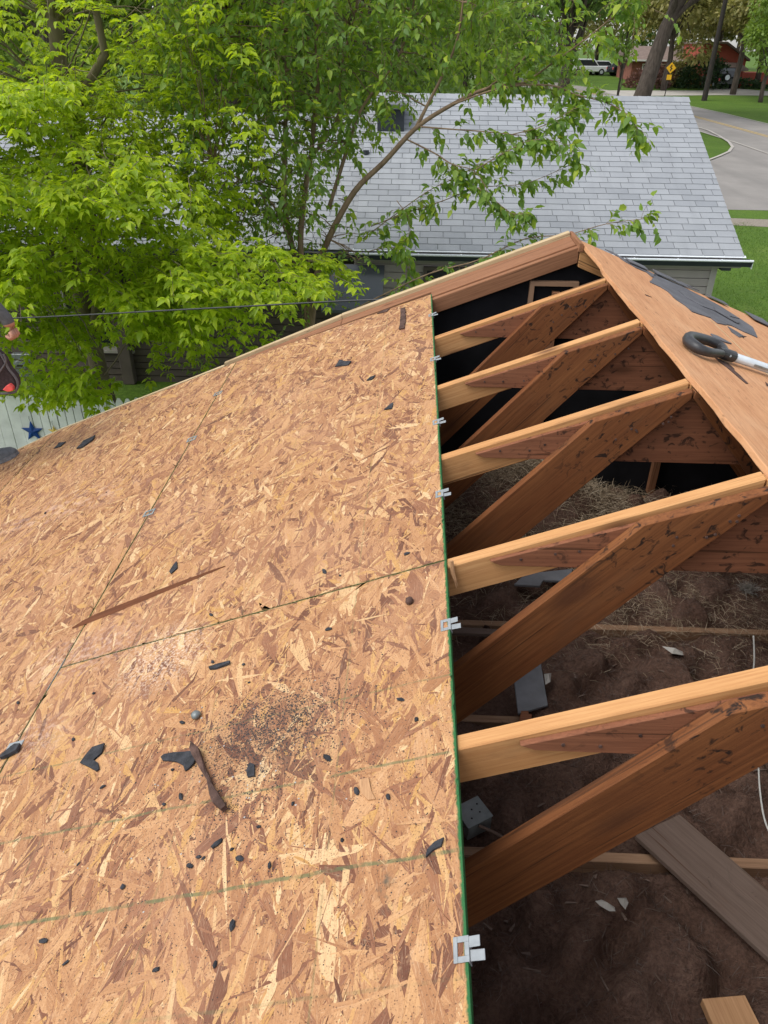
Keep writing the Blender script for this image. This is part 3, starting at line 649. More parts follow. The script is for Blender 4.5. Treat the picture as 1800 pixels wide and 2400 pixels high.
# the 300 lowest tabs of the main slope are pieces of their own, the rest one field
near = sorted([t_ for t_ in tabs], key=lambda t_: (t_[6], -t_[0]))[:300]; nid = set(map(id, near)); field = MB()
for t_ in tabs:
    pts = tab_pts(*t_[:6])
    if id(t_) in nid: MB().hexa(pts).build('shingle', 'shingle_piece', nroof)
    else: field.hexa(pts)
stuff(field.build('shingle_field', 'shingle_field', nroof))
# ridge caps
x = NX0
while x < NX1:
    x1 = min(x+.15, NX1+.01); e0 = np_(x, slen-.15, .012); 
    MB().add([np_(x, slen-.15, .014), np_(x1+.02, slen-.15, .010), (x1+.02, NR, rz_+.020), (x, NR, rz_+.024), (x, NR+.14, rz_-.045), (x1+.02, NR+.14, rz_-.049)], [(0,1,2,3), (3,2,5,4)]).build('ridge_shingle', 'shingle_piece', nroof); x += .15
# drip edge, fascia and gutter
MB().hexa([np_(x, s, h) for h in (-.004, .0015) for x, s in ((NX0-.01,-.03),(NX1+.03,-.03),(NX1+.03,.02),(NX0-.01,.02))]).build('drip_edge', 'gutter_white', nb)
MB().box((NX0, NE+.001, ez-.16), (NX1, NE+.02, ez-.012)).build('fascia', 'corner_trim', nb)
g = MB(); prof = [(0, .0), (0, -.085), (-.09, -.085), (-.12, -.02), (-.125, -.005), (-.105, -.005), (-.108, -.02), (-.082, -.075), (-.006, -.075), (-.006, .0)]
g.prism([(NX0-.05, NE-.004+a, ez-.035+b) for a, b in prof], [(NX1+.10, NE-.004+a, ez-.035+b) for a, b in prof]); gu = g.build('gutter', 'gutter_dark', nb)
MB().tube([(NX0-.05, NE-.122, ez-.035), (NX1+.10, NE-.122, ez-.035)], .017, 8).build('gutter_lip', 'gutter_white', gu)
MB().box((NX1+.095, NE-.12, ez-.14), (NX1+.103, NE, ez-.04)).build('gutter_end', 'gutter_white', gu)
x = NX0+.3
while x < NX1: MB().box((x, NE-.115, ez-.044), (x+.02, NE-.004, ez-.036)).build('gutter_strap', 'gutter_white', gu); x += .61
# walls of lap siding, one board at a time
WY = NE+.14
def lap_wall(x0, x1, y, z0, z1, mat, exp=.115, holes=()):
    z = z0; 
    while z < z1-.01:
        zt = min(z+exp, z1); segs = [(x0, x1)]
        for hx0, hx1, hz0, hz1 in holes:
            if zt > hz0 and z < hz1:
                segs = [q for s_ in segs for q in ((s_[0], min(s_[1], hx0)), (max(s_[0], hx1), s_[1])) if q[1]-q[0] > .02]
        for a, b in segs:
            MB().hexa([(a, y-.034, z), (b, y-.034, z), (b, y, z), (a, y, z), (a, y-.024, zt-.015), (b, y-.024, zt-.015), (b, y, zt-.015), (a, y, zt-.015)]).build('siding_board', mat, nb)
        z += exp
WR = 4.24
MB().box((NX0, WY, GZ-.05), (WR, 2*NR-WY, ez+.02)).build('wall', 'siding', nb)
w1 = onY((1060,640), WY); wins = [(w1[0]-.42, w1[0]+.42, -2.75, -1.55)]
lap_wall(NX0, WR-.07, WY-.001, GZ, ez-.03, 'siding', .115, wins)
MB().box((WR-.07, WY-.04, GZ), (WR+.02, WY+.05, ez-.02)).build('corner_board', 'corner_trim', nb)
MB().box((NX1-.26, NE+.005, ez-.20), (NX1-.13, NE+.13, ez-.125)).build('soffit_return', 'gutter_dark', nb)
MB().box((NX0, NE+.022, ez-.15), (NX1, WY-.03, ez-.13)).build('soffit', 'siding', nb)
MB().prism([(WR, WY, ez), (WR, 2*NR-WY, ez), (WR, NR, rz_-.12)], [(WR-.08, WY, ez), (WR-.08, 2*NR-WY, ez), (WR-.08, NR, rz_-.12)]).build('gable_wall', 'siding', nb)
def window(x0, x1, z0, z1, y, parent, fm='siding_brown'):
    w = MB().box((x0+.05, y+.012, z0+.05), (x1-.05, y+.02, z1-.05)).build('window', 'glass', parent)
    frame('frame', ((x0+x1)/2, (z0+z1)/2), x1-x0, z1-z0, .05, .05, fm, w, y+.02)
    MB().box((x0+.05, y-.012, (z0+z1)/2-.02), (x1-.05, y+.011, (z0+z1)/2+.02)).build('meeting_rail', fm, w)
    MB().box((x0-.04, y-.06, z0-.045), (x1+.04, y+.015, z0-.003)).build('sill', fm, w); return w
window(*wins[0], WY-.03, nb)
# lower wing to the west with its own roof, porch canopy, brown siding
W0, W1 = -9.5, NX0-.02
we = (9.85, -1.42); wl_ = 4.1; wa = R(22)
wroof = deck(W0, W1, wl_, we, wa); tabs = []
course_tabs(W0, W1, wl_, we, wa, .3); f2 = MB()
for t_ in tabs: f2.hexa(tab_pts(*t_[:6]))
stuff(f2.build('shingle_field', 'shingle_field', wroof))
ry = we[0]+wl_*math.cos(wa); rzz = we[1]+wl_*math.sin(wa)
MB().hexa([(W0, ry+.002, rzz-.1), (W1, ry+.002, rzz-.1), (W1, 2*ry-we[0], we[1]-.1), (W0, 2*ry-we[0], we[1]-.1), (W0, ry+.002, rzz), (W1, ry+.002, rzz), (W1, 2*ry-we[0], we[1]), (W0, 2*ry-we[0], we[1])]).build('roof', 'shingle_field', nb)
MB().box((W0, we[0]-.10, we[1]-.12), (W1, we[0]-.004, we[1]-.02)).build('gutter', 'gutter_dark', nb)
MB().box((W0+.2, we[0]+.35, GZ-.05), (W1-.002, 2*ry-we[0]-.35, we[1]-.0)).build('wall', 'siding_brown', nb)
wy2 = we[0]+.349; c1 = onY((245,800), wy2)
w2 = (c1[0]-.55, c1[0]+.45, -3.15, -1.9); lap_wall(W0+.2, W1-.01, wy2, GZ, we[1]-.02, 'siding_brown', .115, [w2]); window(*w2, wy2-.03, nb, 'corner_trim')
pp = onY((298,850), wy2-.12); MB().box((pp[0]-.10, wy2-.2, GZ), (pp[0]+.10, wy2-.06, we[1]-.12)).build('wall_post', 'siding_brown', nb, bevel=.01)
# chimney box in the notch of the roofs
q = onY((945,262), NR-.9); MB().box((q[0]-.42, NR-1.1, -.3), (q[0]+.02, NR-.55, q[2]+.05)).build('chimney', 'gutter_dark', nb, bevel=.01)
MB().box((q[0]-.47, NR-1.15, q[2]+.051), (q[0]+.07, NR-.5, q[2]+.12)).build('chimney_cap', 'shingle_under', nb)
q = onY((858,352), NE+2.2); MB().tube([(q[0], NE+2.2, q[2]-.35), (q[0], NE+2.2, q[2])], .05, 10).build('vent_pipe', 'gutter_dark', nb)
# porch canopy and its white post
a, b = onY((820,500), NE-.1), onY((893,560), NE-.75)
MB().hexa([(a[0]-.35, NE-.9, -1.95), (b[0]+.02, NE-.9, -1.95), (b[0]+.02, NE+.12, -1.58), (a[0]-.35, NE+.12, -1.58), (a[0]-.35, NE-.9, -1.91), (b[0]+.02, NE-.9, -1.91), (b[0]+.02, NE+.12, -1.54), (a[0]-.35, NE+.12, -1.54)]).build('porch_canopy', 'screen', nb)
b = onY((868,650), NE-.82); MB().box((b[0]-.07, NE-.90, GZ), (b[0]+.07, NE-.76, -1.952)).build('porch_post', 'white_paint', nb, bevel=.008)
localize(nb)
# electric meter on the brown wall
c = onY((57,850), wy2-.06); em = empty('electric_meter', (c[0], wy2-.022, c[2]), 'round grey electric meter on the brown siding wall', 'meter')
MB().box((c[0]-.16, wy2-.12, c[2]-.45), (c[0]+.16, wy2-.024, c[2]+.17)).build('meter_box', 'tin', em, bevel=.01)
MB().tube([(c[0], wy2-.121, c[2]), (c[0], wy2-.2, c[2]), (c[0], wy2-.215, c[2])], [.1, .1, .085], 20).build('glass_dome', 'tin', em); MB().box((c[0]-.05, wy2-.222, c[2]-.012), (c[0]+.05, wy2-.216, c[2]+.02)).build('dial', 'sign_black', em); localize(em)

# ------------------------------------------------------------------ picket fence with hanging stars
FY = 6.9
fx0 = onY((-260,930), FY)[0]; fx1 = onY((420,930), FY)[0]; ftz = onY((100,928), FY)[2]
fe = empty('picket_fence', ((fx0+fx1)/2, FY, GZ), 'weathered white picket fence of dog ear and pointed boards', 'fence')
x = fx0; wide = onY((62,940), FY)[0]; i = 0
while x < fx1:
    dog = x < wide; w = .142 if dog else .098; g_ = .006 if dog else .012; h = ftz+random.uniform(-.012, .012)
    tp = [(x, h-.045), (x+.03, h), (x+w-.03, h), (x+w, h-.045)] if dog else [(x, h-.07), (x+w*.34, h), (x+w*.66, h), (x+w, h-.07)]
    poly = [(x, GZ+.04), *tp, (x+w, GZ+.04)]; dy = random.uniform(-.004, .004); tl = random.uniform(-.004, .004)
    MB().prism([(a+tl*(b-GZ), FY+dy, b) for a, b in poly], [(a+tl*(b-GZ), FY+dy-.018, b) for a, b in poly]).build('picket', 'fence_paint', fe)
    x += w+g_; i += 1
for z in (GZ+.25, ftz-.28): MB().box((fx0, FY+.010, z), (fx1, FY+.048, z+.085)).build('rail', 'fence_paint', fe)
x = fx0+.2
while x < fx1: MB().box((x, FY+.049, GZ-.02), (x+.09, FY+.139, ftz-.06)).build('post', 'fence_paint', fe); x += 1.8
localize(fe)
def star(px, r, mat, name, label):
    c = onY(px, FY-.045); pts = []
    for k in range(10):
        rr_ = r if k % 2 == 0 else r*.40; an = math.pi/2+k*math.pi/5; pts.append((c[0]+rr_*math.cos(an), c[2]+rr_*math.sin(an)))
    s_ = empty(name, (c[0], FY-.03, c[2]), label, 'star')
    mb = MB(); ctr = (c[0], FY-.062, c[2]); o = len(mb.v); mb.v = [(x, FY-.036, z) for x, z in pts]+[ctr, (c[0], FY-.030, c[2])]
    mb.f = [(k, (k+1) % 10, 10) for k in range(10)]+[((k+1) % 10, k, 11) for k in range(10)]; mb.m = [0]*20
    mb.build('star_plate', mat, s_); MB().tube([(pts[0][0], FY-.035, pts[0][1]-.01), (c[0]-.01, FY-.032, c[2]+r+.03), (c[0]-.005, FY-.019, c[2]+r+.06)], .002, 5).build('hanger', 'gutter_dark', s_); localize(s_)
star((76,1012), .150, 'blue_paint', 'metal_star', 'blue five pointed metal star hanging on the picket fence')
star((127,1012), .085, 'gold_paint', 'metal_star', 'small gold star hanging on the picket fence beside the blue star')

# ------------------------------------------------------------------ foliage helpers
LT = np.array([(0,0,0),(.26,.44,.09),(.60,.36,.05),(1,0,-.20),(.60,-.36,.05),(.26,-.44,.09),(.45,0,-.01)])
LF = np.array([(0,6,1),(1,6,2),(2,6,3),(0,5,6),(5,4,6),(4,3,6)])
QT = np.array([(0,0,0),(.45,.45,.08),(1,0,-.12),(.45,-.45,.08)]); QF = np.array([(0,2,1),(0,3,2)])
def norm(a): return a/(np.linalg.norm(a, axis=-1, keepdims=True)+1e-9)
def leaf_verts(P, D, L, wd=.55, roll=.45, tmpl=None, fl=None):
    T = LT if tmpl is None else tmpl; Fz = LF if fl is None else fl; n = len(P); D = norm(D)
    up = np.tile((0, 0, 1.), (n, 1))+rng.normal(0, roll, (n, 3)); s = norm(np.cross(up, D)); u = np.cross(D, s)
    L = np.broadcast_to(np.asarray(L, float), (n,))[:, None, None]
    wj = rng.uniform(.8, 1.2, (n, 1, 1))*wd
    V = P[:, None]+L*(T[None, :, 0:1]*D[:, None]+T[None, :, 1:2]*wj*s[:, None]+T[None, :, 2:3]*rng.uniform(.3, 1.6, (n, 1, 1))*u[:, None])
    k = len(T); idx = (np.arange(n)*k)[:, None, None]+Fz[None]
    return V.reshape(-1, 3), idx.reshape(-1, 3)
def join(parts):
    V, Fs, o = [], [], 0
    for v, f in parts: V.append(v); Fs.append(f+o); o += len(v)
    return np.concatenate(V), np.concatenate(Fs)
def sample_poly(poly, n):
    b = np.array(poly); lo, hi = b.min(0), b.max(0); out = []
    while len(out) < n:
        q = rng.uniform(lo, hi)
        if inpoly(q, poly): out.append(q)
    return out
def spray_leaves(base, dirn, length, nodes, leaf, kind, droop, twigs, tw_r=.0035):
    """one drooping twig with leaves along it; returns leaf (P, D, L) lists"""
    P, D, L = [], [], []; d = dirn/np.linalg.norm(dirn); p = np.array(base, float); pts = [p.copy()]
    for k in range(nodes):
        d = d+np.array([0, 0, -droop/nodes])+rng.normal(0, .10, 3); d /= np.linalg.norm(d); p = p+d*length/nodes; pts.append(p.copy())
        side = np.cross(d, (0, 0, 1.)); side /= np.linalg.norm(side)+1e-6
        if kind == 'elder':            # opposite compound leaves of three to five leaflets
            for sg in (-1, 1):
                if rng.random() < .12: continue
                pd = d*.55+side*sg*.9+rng.normal(0, .25, 3)+np.array([0, 0, .12]); pd /= np.linalg.norm(pd); ln = leaf*rng.uniform(.7, 1.15)
                q = p+pd*ln*.75; ds = pd+np.array([0, 0, -.30]); s2 = np.cross(pd, (0, 0, 1.)); s2 /= np.linalg.norm(s2)+1e-6
                P.append(q); D.append(ds); L.append(ln)
                for u_, a in ((.72, .8), (.35, .8)):
                    if u_ == .35 and rng.random() < .45: continue
                    for g_ in (-1, 1): P.append(p+pd*ln*u_); D.append(pd*.5+s2*g_*a+np.array([0, 0, -.22])+rng.normal(0, .15, 3)); L.append(ln*rng.uniform(.7, .95))
        else:
            for rep in range(1 if rng.random() < .5 else 2):
                sg = 1 if (k+rep) % 2 else -1; P.append(p+side*sg*.012); D.append(d*.6+side*sg*.7+np.array([0, 0, -.38])+rng.normal(0, .28, 3)); L.append(leaf*rng.uniform(.5, 1.2))
    twigs.append((pts, tw_r)); return P, D, L
def build_tree(name, label, base, trunkmb, bark, P, D, L, leafmat_, wd, cat='tree', twigs=(), group=None, tmpl=None, fl=None, roll=.45):
    o = empty(name, base, label, cat, group)
    for pts, r in twigs: trunkmb.tube(pts, list(np.linspace(r, r*.35, len(pts))), 4, caps=False)
    trunkmb.build('trunk', bark, o, smooth=True)
    V, Fs = leaf_verts(np.array(P), np.array(D), np.array(L), wd, roll, tmpl, fl); raw_mesh('crown', V, Fs, leafmat_, o); return localize(o)
def limb(a, b, n=6, sag=.0, wob=.05):
    a, b = np.array(a, float), np.array(b, float); L = np.linalg.norm(b-a); pts = []
    for i in range(n+1):
        f = i/n; q = a*(1-f)+b*f; q[2] += sag*L*math.sin(math.pi*f)
        if 0 < i < n: q += rng.normal(0, wob*L/n, 3)
        pts.append(q)
    return pts
# --- box elder: bright compound leaves over the picket fence
tb = MB(); base = np.array([-4.4, 8.3, GZ]); top = np.array([-4.2, 8.0, 3.2])
tr = limb(base-(0, 0, .1), top, 8, 0, .12); tb.tube(tr, list(np.linspace(.13, .06, 9)), 10)
tr2 = limb(tr[2], (-3.2, 7.2, 2.2), 7, .05, .1); tb.tube(tr2, list(np.linspace(.08, .03, 8)), 8)
P, D, L, tw = [], [], [], []; ends = []
bright = [(-420,170),(60,175),(250,255),(330,380),(480,410),(530,390),(560,540),(700,545),(780,620),(720,670),(560,700),(500,780),(400,800),(330,870),(250,860),(225,915),(170,920),(140,870),(70,850),(20,690),(-420,740)]
holes_ = [[(165,735),(300,735),(330,830),(300,900),(200,900),(150,830)], [(300,800),(430,840),(420,930),(300,930)], [(0,800),(110,800),(100,900),(0,900)]]
cnt = 0
cen = [(q, rng.uniform(4.9, 7.0)) for q in sample_poly(bright, 125)]
for q, Yc in cen:                       # boughs: flat tiers of overlapping sprays with shade between
    if any(inpoly(q, h) for h in holes_) and rng.random() < .95: continue
    c0 = onY(q, Yc); out0 = c0-np.array([-4.2, 7.9, c0[2]]); out0 /= np.linalg.norm(out0); tl_ = rng.uniform(-.15, .12)
    for r_ in range(int(rng.integers(5, 10))):
        off = np.array([rng.normal(0, .22), rng.normal(0, .20), 0]); off[2] = rng.normal(0, .045)+tl_*(off@out0)
        out = out0+rng.normal(0, .45, 3); out[2] = rng.uniform(-.12, .25); ln = rng.uniform(.26, .46); st = c0+off-norm(out[None])[0]*ln*.5
        p_, d_, l_ = spray_leaves(st, out, ln, 5, rng.uniform(.088, .116), 'elder', .7, tw); P += p_; D += d_; L += l_
    ends.append(c0-out0*.3)
for q in sample_poly([(-120,200),(380,200),(430,470),(-120,520)], 170):
    b = onY(q, rng.uniform(7.0, 8.8)); out = rng.normal(0, .6, 3)+np.array([.2, -.5, .1]); p_, d_, l_ = spray_leaves(b, out, rng.uniform(.35, .6), 5, .100, 'elder', .8, tw); P += p_; D += d_; L += l_
deep = [(-450,-160),(640,-160),(640,330),(600,640),(480,820),(300,880),(-200,960),(-450,900)]
for q in sample_poly(deep, 800):
    if any(inpoly(q, h) for h in holes_) and rng.random() < .93: continue
    Y = rng.uniform(6.8, 9.0); b = onY(q, Y); out = rng.normal(0, .6, 3)+np.array([.2, -.5, .1]); ln = rng.uniform(.35, .6)
    p_, d_, l_ = spray_leaves(b, out, ln, 5, .100, 'elder', .8, tw); P += p_; D += d_; L += l_; ends.append(b)
for e in ends[::8]:
    k = int(np.clip(np.searchsorted([p_[2] for p_ in tr], e[2]-.9+rng.uniform(-.7, .4)), 1, 8)); m = limb(tr[k], e, 5, .10, .06); tb.tube(m, list(np.linspace(.012, .004, 6)), 5, caps=False)
for a_, b_ in (((60,640),(200,840)), ((150,690),(240,830)), ((420,760),(215,690))):      # bare twigs that show against the dark wall
    tb.tube(limb(onY(a_, 6.2), onY(b_, 5.9), 6, .02, .05), list(np.linspace(.010, .004, 7)), 5)
build_tree('box_elder_tree', 'bright yellow green box elder spreading over the picket fence', tuple(base), tb, 'twig_bark', P, D, L, 'leaf_elder', .56, twigs=tw, roll=.28)

# --- slender many stemmed tree in front of the grey roof
tb = MB(); base = np.array([-1.42, 7.9, GZ]); P, D, L, tw = [], [], [], []
def path(px, Y0, Y1): n = len(px); return [onY(q, Y0+(Y1-Y0)*i/(n-1)) for i, q in enumerate(px)]
def smooth(pts, k=4):
    pts = [np.array(p_) for p_ in pts]; out = []
    for i in range(len(pts)-1):
        p0, p1, p2, p3 = pts[max(i-1, 0)], pts[i], pts[i+1], pts[min(i+2, len(pts)-1)]
        for j in range(k):
            f = j/k; out.append(.5*((2*p1)+(-p0+p2)*f+(2*p0-5*p1+4*p2-p3)*f*f+(-p0+3*p1-3*p2+p3)*f**3))
    return out+[pts[-1]]
stems = [([(722,780),(728,700),(705,590),(712,470),(728,370),(736,290),(745,190),(742,60),(760,-120)], 7.9, 8.3, .046, .016),
         ([(722,780),(716,690),(690,600),(668,480),(668,330),(672,180),(668,40),(650,-150)], 7.9, 8.6, .045, .018),
         ([(726,790),(745,640),(770,560),(830,450),(900,380),(975,300),(1060,245),(1140,208),(1230,195)], 7.9, 7.3, .048, .012),
         ([(975,300),(1000,250),(1040,170),(1075,80),(1090,-60)], 7.55, 7.4, .022, .008),
         ([(728,370),(790,280),(800,160),(830,40)], 8.0, 8.2, .022, .008),
         ([(770,490),(820,330),(850,250),(940,120),(980,-50)], 7.8, 8.1, .025, .008),
         ([(668,230),(640,190),(590,110),(540,20)], 8.4, 8.6, .02, .008),
         ([(690,600),(640,480),(560,420),(500,380)], 8.0, 7.6, .018, .006)]
stem_pts = []
for i, (px, y0, y1, r0, r1) in enumerate(stems):
    pt = smooth(path(px, y0, y1))
    if i < 3: pt = [base+np.array([.06*i-.06, 0, -.05]), base+np.array([.05*i-.05, .0, 1.0])]+pt
    tb.tube(pt, list(np.linspace(r0, r1, len(pt))), 8); stem_pts += list(pt[len(pt)//4:])
branches = [([(985,297),(1060,303),(1130,308),(1200,315),(1262,320)], 7.5, 7.1, .010),
            ([(950,325),(1020,360),(1060,385),(1110,400),(1140,440)], 7.55, 7.0, .010),
            ([(1060,245),(1180,205),(1290,200),(1350,222),(1420,240),(1470,270),(1500,310)], 7.4, 6.7, .012),
            ([(1230,195),(1320,130),(1400,70),(1465,10),(1500,-40)], 7.3, 6.8, .010),
            ([(1140,208),(1215,150),(1260,90),(1280,20),(1300,-60)], 7.35, 7.2, .010),
            ([(850,560),(930,500),(1000,450),(1060,420),(1105,395),(1175,355)], 7.7, 7.2, .007),
            ([(870,530),(950,500),(1040,470),(1120,440),(1230,430),(1340,385)], 7.7, 6.9, .008),
            ([(800,740),(900,690),(1010,640),(1120,610),(1230,560),(1330,550),(1420,525),(1515,512)], 7.4, 6.4, .010),
            ([(1200,315),(1260,300),(1300,280),(1345,255)], 7.1, 6.8, .006),
            ([(1110,400),(1180,360),(1240,330),(1300,330),(1340,350)], 7.0, 6.7, .006),
            ([(860,590),(920,580),(960,610),(930,690)], 7.7, 7.3, .006), ([(900,720),(1000,660),(1090,640),(1160,590)], 7.4, 7.0, .007),
            ([(1120,440),(1160,470),(1200,500),(1225,500)], 7.0, 6.8, .005), ([(930,470),(960,520),(950,580)], 7.4, 7.2, .005)]
for px, y0, y1, r in branches:
    pt = smooth(path(px, y0, y1), 5); tb.tube(pt, list(np.linspace(r, r*.3, len(pt))), 6)
    for k in range(2, len(pt)):
        for rep in range(2):
            f = k/len(pt)
            if rng.random() > .5+.5*f: continue
            d = pt[k]-pt[k-1]; d = d/np.linalg.norm(d)+rng.normal(0, .65, 3); d[2] -= .1
            p_, d_, l_ = spray_leaves(pt[k], d, rng.uniform(.10, .24), int(rng.integers(3, 6)), .108, 'mul', .8, tw, .002); P += p_; D += d_; L += l_
mass = [(380,-170),(1120,-170),(1180,30),(1030,130),(960,230),(880,290),(840,360),(770,420),(800,470),(700,520),(560,520),(440,470),(370,250)]
for q in sample_poly(mass, 1250):
    Y = rng.uniform(7.3, 9.0); b = onY(q, Y); out = rng.normal(0, .7, 3)+np.array([.1, -.2, .1])
    p_, d_, l_ = spray_leaves(b, out, rng.uniform(.25, .5), 7, .098, 'mul', .9, tw, .0025); P += p_; D += d_; L += l_
    if rng.random() < .25:
        s_ = min(stem_pts, key=lambda w: np.linalg.norm(w-b)); tb.tube(limb(s_, b, 4, .06, .06), [.009, .008, .006, .005, .003], 4, caps=False)
low = [(540,500),(700,480),(860,540),(900,600),(860,690),(700,720),(620,640),(540,600)]
for q in sample_poly(low, 70):
    b = onY(q, rng.uniform(7.4, 8.4)); p_, d_, l_ = spray_leaves(b, rng.normal(0, .7, 3), rng.uniform(.2, .4), 6, .075, 'mul', .9, tw, .0025); P += p_; D += d_; L += l_
    s_ = min(stem_pts, key=lambda w: np.linalg.norm(w-b)); tb.tube(limb(s_, b, 4, .06, .06), [.008, .007, .005, .004, .003], 4, caps=False)
for poly, nn in (([(1080,-120),(1300,-120),(1330,120),(1120,160)], 60), ([(1280,-100),(1560,-100),(1540,30),(1380,130),(1300,120)], 34), ([(1050,150),(1350,120),(1400,190),(1280,210),(1100,210)], 50)):
    for q in sample_poly(poly, nn):
        b = onY(q, rng.uniform(6.8, 8.0)); p_, d_, l_ = spray_leaves(b, rng.normal(0, .7, 3)+np.array([.4, 0, .1]), rng.uniform(.2, .4), 6, .085, 'mul', .9, tw, .0025); P += p_; D += d_; L += l_
build_tree('young_tree', 'slender many stemmed tree with leaning trunk crossing the grey shingle roof', tuple(base), tb, 'stem_bark', P, D, L, 'leaf_mulberry', .58, twigs=tw)
# low shrub by the neighbour's wall, between the two houses
def shrub(name, label, c, r, n, leaf, mat, cat='shrub', group=None):
    c = np.array(c, float); tb = MB(); P, D, L, tw = [], [], [], []
    for k in range(n):
        u = rng.normal(0, 1, 3); u[2] = abs(u[2]); u /= np.linalg.norm(u); e = c+u*np.array(r)*rng.uniform(.55, 1.0); pts = limb(c, e, 4, .08, .08)
        if k % 4 == 0: tb.tube(pts, [.012, .009, .007, .005, .003], 4, caps=False)
        p_, d_, l_ = spray_leaves(e, u+rng.normal(0, .4, 3), leaf*4, 6, leaf, 'mul', .6, tw, .002); P += p_; D += d_; L += l_
    if not tb.v: tb.tube([c, c+(0, 0, .2)], .01, 4)
    return build_tree(name, label, tuple(c), tb, 'stem_bark', P, D, L, mat, .6, cat, tw, group)
c = onY((600,790), 6.3); shrub('leafy_shrub', 'dark leafy shrub growing below the gable edge of the roof', (c[0], 6.3, GZ), (.9, .7, 2.1), 90, .07, 'leaf_mulberry')
c = onY((480,790), 7.6); shrub('leafy_shrub', 'shaded shrub between the picket fence and the brown wall', (c[0]+.3, 8.2, GZ), (.9, .6, 1.5), 60, .06, 'leaf_mulberry')

# ------------------------------------------------------------------ background trees, houses, street things
def crown_tree(name, label, x, y, h, r, mat, n=2600, leaf=.34, trunk=.22, group=None, bark='trunk_bark', low=.25, lean=(0, 0), clumps=26):
    z0 = gz(y); base = np.array([x, y, z0]); tb = MB(); top = base+np.array([lean[0], lean[1], h*.86])
    tr = limb(base-(0, 0, .2), top, 9, 0, .05); tb.tube(tr, list(np.linspace(trunk, trunk*.2, 10)), 9)
    P, D, L = [], [], []; cc = base+np.array([lean[0]*.7, lean[1]*.7, h*(low+1)/2]); rad = np.array([r, r, h*(1-low)/2])
    for k in range(clumps):
        u = rng.normal(0, 1, 3); u /= np.linalg.norm(u); c = cc+u*rad*rng.uniform(.45, .95); cr = rng.uniform(.22, .42)*r
        at = tr[int(np.clip(rng.integers(3, 8), 0, 9))]; m = limb(at, c, 5, .06, .08); tb.tube(m, list(np.linspace(trunk*.32, trunk*.06, 6)), 5, caps=False)
        q = rng.normal(0, 1, (n//clumps, 3)); q = norm(q)*rng.uniform(.35, 1., (len(q), 1))**.5; q[:, 2] *= .7
        P.append(c+q*cr); d = q+rng.normal(0, .5, q.shape)+np.array([0, 0, -.35]); D.append(d); L.append(leaf*rng.uniform(.6, 1.3, len(q)))
    P, D, L = np.concatenate(P), np.concatenate(D), np.concatenate(L)
    return build_tree(name, label, tuple(base), tb, bark, P, D, L, mat, .62, 'tree', (), group, QT, QF, .9)
def gx(px, y): return onY((px, 120), y)[0]
G1 = 'tall leafy trees in a row behind the grey shingle roof'
for px, y, h, r, mt, n in ((-150, 26, 11, 4.6, 'leaf_far_a', 9000), (120, 24, 10, 4.0, 'leaf_far_a', 9000), (330, 30, 12, 4.6, 'leaf_far_b', 8000), (520, 27, 11, 4.2, 'leaf_far_a', 8000), (700, 33, 12, 4.6, 'leaf_far_b', 8000), (860, 30, 10, 3.6, 'leaf_far_b', 7000), (1010, 36, 11, 3.8, 'leaf_far_a', 7000), (1130, 42, 12, 3.8, 'leaf_far_b', 6000)):
    crown_tree('background_tree', 'tall leafy tree standing in the row behind the grey shingle roof', gx(px, y), y, h, r, mt, n, .26, .2, G1, low=.06)
# trees near and across the street
a = gpt((1322,238)); a = gpt((1322,235)); 
crown_tree('shade_tree', 'shade tree with dark ivy covered trunk beyond the roof ridge', gpt((1320,222))[0]*.62, gpt((1320,222))[1]*.62, 13, 4.5, 'leaf_far_b', 6000, .3, .42, low=.36)
b = gpt((1490,228)); yb = 58.; xb = onY((1490,228), yb)[0]
crown_tree('big_street_tree', 'big street tree with thick leaning grey trunk beside the yellow sign', xb, yb, 19, 6.5, 'leaf_far_c', 13000, .34, .62, low=.30, lean=(4.2, 0), clumps=34)
q = gpt((1450,225)); crown_tree('thin_sapling', 'thin bare stemmed sapling standing left of the thick leaning trunk', onY((1448,228), 50)[0], 50, 7, 1.4, 'leaf_far_a', 700, .25, .10, low=.5, clumps=12)
q = gpt((1782,240)); crown_tree('lawn_tree', 'small dense green tree on the lawn right of the utility pole', q[0], q[1], 8.4, 3.3, 'leaf_far_a', 6000, .3, .20, low=.22)
G2 = 'pale flowering trees across the street'
for px, y, h, r in ((1570, 84, 15, 5.0), (1680, 101, 17, 6.6), (1790, 90, 18, 7), (1640, 108, 15, 6.5), (1740, 80, 15, 4.6), (1850, 86, 17, 7)):
    crown_tree('flowering_tree', 'tall pale olive tree in blossom across the street', gx(px, y), y, h, r, 'leaf_far_c', 9000, .46, .3, G2, low=.16)
G3 = 'trees at the far edge of the street'
for px, y, h, r, mt in ((1215, 95, 13, 6, 'leaf_far_b'), (1310, 112, 15, 7, 'leaf_far_b'), (1400, 118, 15, 7, 'leaf_far_c'), (1480, 125, 16, 7, 'leaf_far_b'), (1560, 128, 17, 8, 'leaf_far_b'), (1730, 130, 17, 8, 'leaf_far_b'), (1860, 120, 17, 8, 'leaf_far_a'), (1980, 100, 16, 7, 'leaf_far_b'), (1095, 80, 13, 6, 'leaf_far_a'), (980, 70, 13, 6, 'leaf_far_b'), (840, 66, 13, 6, 'leaf_far_a'), (640, 60, 13, 6, 'leaf_far_b'), (420, 58, 13, 6, 'leaf_far_a'), (200, 55, 13, 6, 'leaf_far_b'), (-40, 52, 13, 6, 'leaf_far_a')):
    crown_tree('distant_tree', 'distant broad leafy tree at the far edge of the street', gx(px, y), y, h, r, mt, 4600, .5, .3, G3, low=.10)

